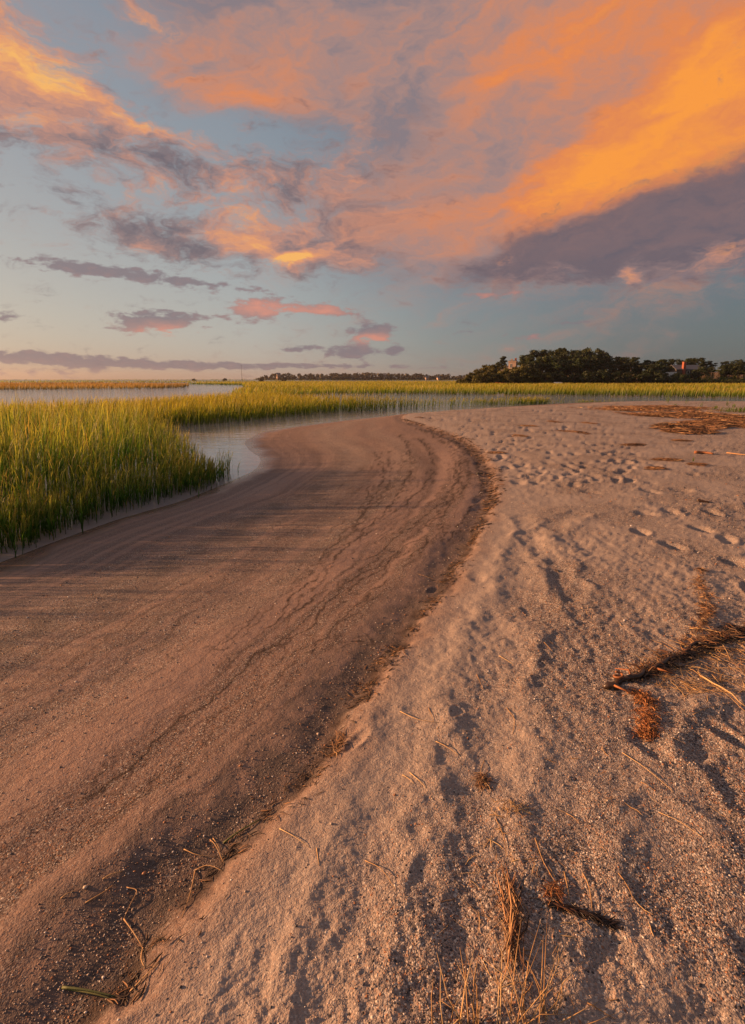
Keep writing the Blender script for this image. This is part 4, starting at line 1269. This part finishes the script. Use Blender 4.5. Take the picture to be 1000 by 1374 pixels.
# --- foreground straws, each where it lies in the photograph
G_S = 'loose straws on the upper sand'
MARKS = {'straw bundle': (684, 1240), 'black seaweed strip': (780, 1230), 'wrack pile': (930, 880), 'little brown straw clump': (646, 1050), 'rusty seaweed clump': (865, 962), 'sharp lone footprint': (470, 985)}
def by_mark(items):
    """each item's nearest landmark on the sand, and its rank by distance from it"""
    cnt = {}
    rows = []
    mk = dict(zip(MARKS, gpts(list(MARKS.values()))))
    for g in gpts(items):
        d = {m: math.hypot(g[0] - q[0], g[1] - q[1]) for m, q in mk.items()}
        m = min(d, key=d.get); rows.append((m, d[m]))
    for i, (m, d) in enumerate(rows):
        yield m, sum(1 for m2, d2 in rows if m2 == m and d2 < d)
STRAWS = [[(490, 1155), (512, 1170), (532, 1196)], [(835, 1010), (868, 1034), (905, 1064)], [(884, 1090), (915, 1108), (950, 1130)], [(718, 1125), (730, 1160), (750, 1192)], [(782, 1172), (790, 1195), (795, 1224)],
            [(830, 1172), (842, 1190), (850, 1208)], [(757, 1170), (762, 1195), (764, 1210)], [(788, 1346), (825, 1368)], [(665, 1098), (676, 1125), (680, 1150)], [(680, 950), (690, 965), (688, 985)],
            [(537, 955), (560, 968), (590, 970)], [(575, 950), (582, 968)], [(585, 995), (600, 1005), (616, 1014)], [(550, 1037), (572, 1058)], [(650, 1020), (645, 1040), (658, 1065)], [(375, 1112), (416, 1138)],
            [(425, 1138), (428, 1162)], [(540, 1040), (556, 1052)], [(760, 1092), (780, 1108)], [(860, 1050), (880, 1062)], [(920, 840), (950, 848)], [(905, 880), (940, 872), (980, 885)],
            [(955, 905), (975, 930)], [(930, 960), (950, 950)], [(640, 905), (648, 925)], [(670, 880), (690, 892)], [(730, 862), (742, 875)], [(560, 770), (585, 778)]]
for pts, (mk, rk) in zip(STRAWS, by_mark([p[len(p) // 2] for p in STRAWS])):
    straw(pts, random.uniform(.0011, .0019), f'loose dry golden straw on the sand, {ORD[rk]} nearest to the {mk}', G_S, random.uniform(0, .006))
straw([(938, 906), (965, 925), (1000, 948)], .0042, 'thick golden reed stalk lying beside the seaweed stem', lift=.012, tint=.75)
straw([(905, 893), (925, 900), (945, 912)], .0026, 'brown reed stalk joining the thick golden one', lift=.008, tint=.3)
straw([(925, 843), (958, 850), (987, 862)], .0024, 'straight pale straw across the top of the wrack pile', lift=.012, tint=.9)
straw([(962, 858), (972, 872), (980, 884)], .0020, 'short bent straw hanging off the wrack pile', lift=.01, tint=.8)

# bent dead and green grass blades in the dark foreground band
G_B = 'dead blades in the dark sand band'
DEAD_BLADES = sorted([([(170, 1191), (184, 1198), (176, 1215), (167, 1232)], None), ([(166, 1233), (180, 1255), (192, 1272)], None), ([(192, 1272), (190, 1290), (195, 1300)], None), ([(282, 1127), (290, 1140), (301, 1160)], None),
               ([(286, 1125), (296, 1142)], None), ([(247, 1140), (265, 1150), (292, 1150)], None), ([(262, 1168), (256, 1200), (244, 1232)], None), ([(262, 1168), (280, 1166), (300, 1169)], None),
               ([(115, 1212), (140, 1200), (152, 1188)], None), ([(138, 1180), (150, 1175), (165, 1170)], None), ([(175, 1330), (195, 1312), (214, 1292)], None), ([(82, 1206), (100, 1196)], None)], key=lambda q: math.hypot(q[0][0][0] - 120, q[0][0][1] - 1334))
for nth, (pts, m) in enumerate(DEAD_BLADES):
    straw(pts, random.uniform(.0013, .0022), f'bent dead grass blade in the dark sand band, {ORD[nth]} nearest to the thick green blade', G_B, .004, tint=random.uniform(.2, .6), name='dead_grass_blade', cat='reed')
straw([(300, 1132), (322, 1118), (350, 1100)], .0032, 'long olive green grass blade lying along the wrack line', lift=.006, mat=M_GREENB, name='green_grass_blade', cat='reed', tint=.3)
straw([(84, 1326), (118, 1334), (156, 1338)], .0034, 'thick fresh green grass blade on the dark sand', lift=.004, mat=M_GREENB, name='green_grass_blade', cat='reed', tint=.1)
straw([(92, 1328), (125, 1337), (152, 1341)], .0026, 'thinner green grass blade beside the thick fresh one', lift=.004, mat=M_GREENB, name='green_grass_blade', cat='reed', tint=.6)

# --- heaps
heap('straw_bundle', [(682, 1190), (688, 1225), (684, 1262), (684, 1290)], 70, .012, .16, .0016, M_WRACK, 'narrow bundle of brown dead grass lying on the foreground sand', 'dead grass', .03, .12, 5, .92)
heap('seaweed_strip', [(740, 1216), (770, 1222), (795, 1232), (826, 1242)], 170, .0042, .05, .0015, M_KELP, 'black dried seaweed strip lying across the foreground sand', 'seaweed', .009, .16, 4, .955)
heap('rusty_clump', [(850, 930), (872, 946), (864, 962), (872, 978), (862, 992)], 620, .022, .045, .0014, M_RUST, 'rust coloured fibrous seaweed clump beside the dark stem', 'seaweed', .026, .9, 7, .55, gaps=.5)
heap('wrack_ridge', [(940, 766), (936, 782), (946, 800), (950, 822), (942, 840), (930, 856)], 420, .016, .065, .0016, M_WRACK, 'narrow upright ridge of brown straw on the sand above the pile', 'wrack', .04, .6, 6, .75, gaps=.4)
heap('wrack_pile', [(845, 913), (880, 895), (915, 878), (950, 864), (1000, 848), (1060, 838)], 760, .032, .10, .0017, M_WRACK, 'tangled pile of brown wrack around the dark seaweed stem', 'wrack', .03, .5, 6, .82, gaps=1.0)
heap('dark_wrack', [(850, 914), (890, 897), (925, 880), (965, 862), (1000, 852)], 260, .018, .075, .0026, M_KELP, 'black weed strands caught along the seaweed stem', 'seaweed', .03, .5, 5, .7, gaps=.6)
heap('dark_wrack', [(955, 852), (985, 846), (1030, 840)], 160, .03, .07, .0024, M_KELP, 'black weed strands at the far end of the wrack pile', 'seaweed', .02, .5, 5, .5, gaps=.5)
heap('straw_scatter', [(900, 925), (940, 900), (985, 880), (1030, 872)], 300, .14, .16, .0013, M_STRAW, 'thin straw scatter on the shaded sand behind the wrack pile', 'straw', .012, .25, 4, .4, kind='stuff')
heap('straw_scatter', [(660, 1110), (720, 1180), (740, 1260), (700, 1340)], 110, .16, .055, .0008, M_STRAW, 'fine broken straws scattered round the foreground straw bundle', 'straw', .006, .25, 4, .3, kind='stuff')
heap('straw_scatter', [(860, 1100), (800, 1000), (760, 900), (800, 800)], 90, .35, .06, .0009, M_STRAW, 'fine broken straws scattered over the open upper sand', 'straw', .006, .25, 4, .3, kind='stuff')
heap('straw_clump', [(643, 1040), (650, 1058)], 60, .012, .06, .0012, M_WRACK, 'little brown straw clump on the sand beyond the straw bundle', 'straw', .014, .4, 4, .5)
heap('straw_clump', [(455, 985), (453, 1000), (452, 1015)], 55, .012, .07, .0013, M_WRACK, 'small straw clump at the sharp footprint on the wrack line', 'straw', .016, .4, 4, .6)
heap('straw_clump', [(660, 1090), (690, 1085), (710, 1092)], 50, .02, .05, .0012, M_STRAW, 'loose pale straw clump above the straw bundle', 'straw', .012, .4, 4, .4)
heap('straw_clump', [(745, 1190), (742, 1212)], 50, .015, .05, .0013, M_RUST, 'rusty straw clump at the thin end of the black seaweed strip', 'straw', .014, .4, 4, .5)
# wrack along the high line
for a, b, n in [([(165, 1345), (225, 1245), (300, 1155)], 0, 150), ([(300, 1155), (380, 1082), (458, 992)], 0, 200), ([(458, 992), (500, 912), (556, 842)], 0, 520), ([(556, 842), (600, 782), (640, 715)], 0, 800)]:
    heap('drift_crumbs', a, n, .045, .035, .0018, M_CRUMB, {150: 'brown drift crumbs along the nearest stretch of the wrack line', 200: 'brown drift crumbs along the wrack line beside the dark sand band', 520: 'thick brown drift crumbs on the middle of the wrack line', 800: 'dense drift crumbs where the wrack line bends away'}[n], 'wrack', .008, .4, 3, .35, kind='stuff', gaps=1.3)
heap('drift_crumbs', [(640, 715), (664, 662), (655, 625), (622, 592), (572, 573), (540, 563)], 1500, .10, .08, .0042, M_CRUMB, 'rusty drift crumbs round the far curve of the wrack line', 'wrack', .012, .4, 3, .3, kind='stuff', gaps=1.2)
# the big straw mats on the far upper beach
def mat_heap(line, n, sp, label):
    heap('wrack_mat', line, int(n * 1.7), sp, .34, .0065, M_WRACK, label, 'wrack', .12, .35, 3, .40, gaps=.7)
mat_heap([(838, 552), (865, 549), (895, 547), (925, 549)], 1900, 1.3, 'brown straw mat nearest the water on the far upper beach')
mat_heap([(870, 559), (910, 557), (950, 558), (985, 562)], 2100, .95, 'long middle brown straw mat on the far upper beach')
mat_heap([(915, 569), (950, 570), (985, 572), (1040, 573)], 2600, .95, 'thick brown straw mat at the edge of the footprints')
mat_heap([(965, 564), (1000, 568), (1050, 566)], 1500, .6, 'raised end of the brown straw mat over the bare sand')
mat_heap([(895, 580), (925, 580), (955, 582)], 420, .35, 'small separate straw mat in front of the big mats')
mat_heap([(880, 573), (900, 574), (915, 574)], 300, .3, 'smallest straw mat beside the thick brown one')
PATCHES = sorted([([(700, 571), (720, 572.5)], 90), ([(780, 567), (800, 569)], 70), ([(736, 565), (752, 567)], 60), ([(905, 591), (925, 592)], 110), ([(838, 598), (862, 597)], 90), ([(880, 617), (912, 618)], 150),
                               ([(870, 628), (890, 630)], 80), ([(925, 623), (945, 624)], 60), ([(750, 578), (775, 580), (790, 583)], 150), ([(690, 584), (705, 586)], 60), ([(660, 607), (675, 609)], 60), ([(560, 560), (566, 561)], 30)], key=lambda q: math.hypot(*(np.array(pix_plane(*q[0][0], .25)) - np.array(pix_plane(545, 565, .2)))))
for i, (line, n) in enumerate(PATCHES):
    heap('straw_patch', line, int(n * 1.8), .09, .18, .0034, M_WRACK, f'small straw patch on the footprinted sand, {ORD[i]} nearest to the smooth sand point', 'straw', .03, .25, 3, .75, group='straw patches on the footprinted sand')
# driftwood
straw([(932, 608.5), (945, 609), (957, 610)], .032, 'short orange driftwood log lying before the straw mats', name='driftwood_log', cat='driftwood', mat=M_RUST, tint=.35)
straw([(975, 608), (1000, 611), (1030, 613)], .012, 'long pale driftwood pole at the edge of the footprints', name='driftwood_pole', cat='driftwood', mat=M_WRACK, tint=.85)
straw([(935, 672), (952, 675)], .018, 'dark bark piece lying near the deep footprints', name='bark_piece', cat='bark', mat=M_KELP, tint=.8)
straw([(640, 636), (648, 637)], .02, 'small black stick on the smooth lower sand', name='black_stick', cat='stick', mat=M_KELP, tint=.2)
straw([(745, 765), (750, 768)], .006, 'tiny dark bark chip on the open sand', name='bark_chip', cat='bark', mat=M_KELP, tint=.5)

def seaweed_stem():
    pts = gpts([(812, 928), (826, 922), (845, 913), (868, 902), (890, 893), (915, 878), (945, 866), (985, 852)])
    P = np.array(smooth_line(pts, 4))
    n = len(P)
    P[:, 0] += .012 * np.sin(np.arange(n) * .8); P[:, 1] += .016 * np.sin(np.arange(n) * 1.1 + 1)
    P[:, 2] = ground_h(P[:, 0], P[:, 1]) + .012 + .010 * np.sin(np.arange(n) * .9)
    r = .012 * (0.75 + .5 * np.abs(np.sin(np.arange(n) * 1.3))) * np.linspace(1.15, .55, n)
    c = P[0].copy()
    e = empty('washed_up_kelp', tuple(c))
    v, f, t = tubes([[tuple(p) for p in P - c]], [list(r)], 7)
    o = mesh_np('stem', v, f, t, M_KELP, e); set_col(o, 'plant', np.tile([[.5, .75, 0, 1]], (len(v), 1)))
    for i in range(9):
        b = P[2 + i * 3 % (n - 4)] - c
        a = random.uniform(0, 6.28)
        q = [tuple(b), tuple(b + np.array([.04 * math.cos(a), .04 * math.sin(a), .012])), tuple(b + np.array([.09 * math.cos(a + .6), .09 * math.sin(a + .6), random.uniform(-.01, .02)]))]
        v, f, t = tubes([q], [[.006, .005, .002]], 5)
        o = mesh_np('side_branch', v, f, t, M_KELP if i % 2 else M_RUST, e); set_col(o, 'plant', np.tile([[.5, random.random(), 0, 1]], (len(v), 1)))
    # a curled knot near the root end
    th = np.linspace(0, 8.5, 30)
    b = P[6] - c
    q = [tuple(b + np.array([.022 * math.cos(u) * (1 - u * .04), .016 * math.sin(u), .016 + .003 * u])) for u in th]
    v, f, t = tubes([q], [[.0055] * 30], 5)
    o = mesh_np('curled_holdfast', v, f, t, M_RUST, e); set_col(o, 'plant', np.tile([[.5, .35, 0, 1]], (len(v), 1)))
    tag(e, 'dark knotted seaweed stem with curled holdfast lying in the wrack pile', 'seaweed')
seaweed_stem()

def dry_tuft(px, py, n, h, spread, label, lean=(0.0, 0.05)):
    x, y, z = ground_at(px, py)
    paths, rad = [], []
    for i in range(n):
        bx, by = random.gauss(0, spread), random.gauss(0, spread * .6)
        L = h * random.uniform(.5, 1.1)
        a = random.gauss(1.2, 1.1); out = L * random.uniform(.45, .97)
        tip = (bx + math.cos(a) * out + lean[0], by + math.sin(a) * out + lean[1], max(.01, math.sqrt(max(L * L - out * out, 1e-4)) * .8))
        mid = tuple((p + q) / 2 + random.gauss(0, .008) for p, q in zip((bx, by, 0), tip))
        paths.append([(bx, by, -.01), mid[:2] + (mid[2] + .12 * L,), tip]); rad.append([.0013, .0011, .0004])
    v, f, t = tubes(paths, rad, 4)
    o = mesh_np('dead_grass_tuft', v, f, t, M_STRAW)
    set_col(o, 'plant', np.column_stack([np.full(len(v), .5), np.repeat(rng.random(n), 12), np.zeros(len(v)), np.ones(len(v))]))
    o.location = (x, y, z)
    tag(o, label, 'dead grass')
dry_tuft(708, 1380, 20, .17, .030, 'spreading golden dead grass tuft in the sand below the straw bundle')
dry_tuft(632, 1385, 12, .14, .014, 'narrow upright dead grass tuft left of the spreading golden one', (0, .02))
dry_tuft(744, 1372, 7, .12, .015, 'small dead grass tuft right of the spreading golden one', (.03, .02))
dry_tuft(590, 1385, 4, .10, .01, 'few stiff dead stalks beside the narrow grass tuft', (-.02, .02))

def pebbles():
    t = (1 + 5 ** .5) / 2
    ico = np.array([(-1, t, 0), (1, t, 0), (-1, -t, 0), (1, -t, 0), (0, -1, t), (0, 1, t), (0, -1, -t), (0, 1, -t), (t, 0, -1), (t, 0, 1), (-t, 0, -1), (-t, 0, 1)]) / math.sqrt(1 + t * t)
    fc = np.array([(0, 11, 5), (0, 5, 1), (0, 1, 7), (0, 7, 10), (0, 10, 11), (1, 5, 9), (5, 11, 4), (11, 10, 2), (10, 7, 6), (7, 1, 8), (3, 9, 4), (3, 4, 2), (3, 2, 6), (3, 6, 8), (3, 8, 9), (4, 9, 5), (2, 4, 11), (6, 2, 10), (8, 6, 7), (9, 8, 1)])
    n = 68000
    py = 560 + (1420 - 560) * rng.random(n); px = rng.random(n) * 1400 - 150
    d = np.array([pix_plane(a, b, .24) for a, b in zip(px, py)])
    x, y = d[:, 0], d[:, 1]
    z, dW, dK, up, mm = ground_h(x, y, True)
    D = np.hypot(x, y)
    co = np.where(up, np.clip(0.42 + 1.1 * fbm(x * 1.3, y * 1.0, 4, 161, .6), 0, 1) * sstep(dK, .15, .8), 0.10)
    u = dW / (np.abs(dK) + dW + .05)
    strip = np.exp(-((u - .42 + 0.06 * fbm(x * 0.7, y * 0.7, 2, 109)) / .12) ** 2) + .7 * np.exp(-((u - .66) / .07) ** 2)
    band = np.exp(-((dK + .14) / .12) ** 2)
    p = np.where(up, .06 + .75 * co, .05 + .30 * strip + .75 * band) * sstep(dW, .3, .7)
    keep = (rng.random(n) < p) & (D < 9)
    x, y, z, D = x[keep], y[keep], z[keep], D[keep]
    N = len(x)
    s = (0.0011 + 0.0008 * D) * (0.55 + 0.8 * rng.random(N) ** 3) * np.where(rng.random(N) < .02, 1.7, 1.0)
    s = np.clip(s, .0012, .008)
    sc = s[:, None] * (0.7 + .6 * rng.random((N, 3))) * np.array([1.1, 1.1, .75])
    a = rng.random(N) * 6.28
    V = ico[None] * sc[:, None, :] * (1 + .18 * rng.normal(0, 1, (N, 12, 1)))
    X = V[..., 0] * np.cos(a)[:, None] - V[..., 1] * np.sin(a)[:, None]; Y = V[..., 0] * np.sin(a)[:, None] + V[..., 1] * np.cos(a)[:, None]
    V = np.stack([X + x[:, None], Y + y[:, None], V[..., 2] + (z + s * .25)[:, None]], -1).reshape(-1, 3)
    F = (fc[None] + (np.arange(N) * 12)[:, None, None]).reshape(-1)
    m, k, out = new_mat('pebbles')
    A = k.new('ShaderNodeAttribute', attribute_name='plant')
    h_, r_, _ = k.sep(A.outputs['Vector'])
    c = k.ramp(r_, [(0, (0.04, 0.038, 0.045)), (.22, (.12, .11, .115)), (.40, (.30, .23, .18)), (.62, (.44, .35, .27)), (.80, (.36, .16, .07)), (.93, (.68, .62, .55))], 'CONSTANT')
    b = k.new('ShaderNodeBsdfPrincipled'); k.put(b.inputs['Base Color'], c); b.inputs['Roughness'].default_value = .55
    k.l.new(b.outputs[0], out.inputs[0])
    o = mesh_np('pebbles', V, F, np.full(N * 20, 3), m, smooth=True)
    set_col(o, 'plant', np.column_stack([np.zeros(N * 12), np.repeat(rng.random(N), 12), np.zeros(N * 12), np.ones(N * 12)]))
    tag(o, 'small mixed pebbles and shell bits strewn over the sand', 'pebbles', kind='stuff')
pebbles()

# ------------------------------------------------------------------ evening air
def haze():
    v, f, t = box_arr(-1900, 1900, -70, 2400, -1.6, 30)
    m, k, out = new_mat('haze')
    pv = k.new('ShaderNodeVolumePrincipled')
    pv.inputs['Color'].default_value = (0.95, 0.90, 0.88, 1)
    pv.inputs['Density'].default_value = 0.00016
    pv.inputs['Anisotropy'].default_value = 0.72
    k.l.new(pv.outputs[0], out.inputs['Volume'])
    o = mesh_np('haze', v, f, t, m, smooth=False)
    tag(o, kind='stuff')
haze()
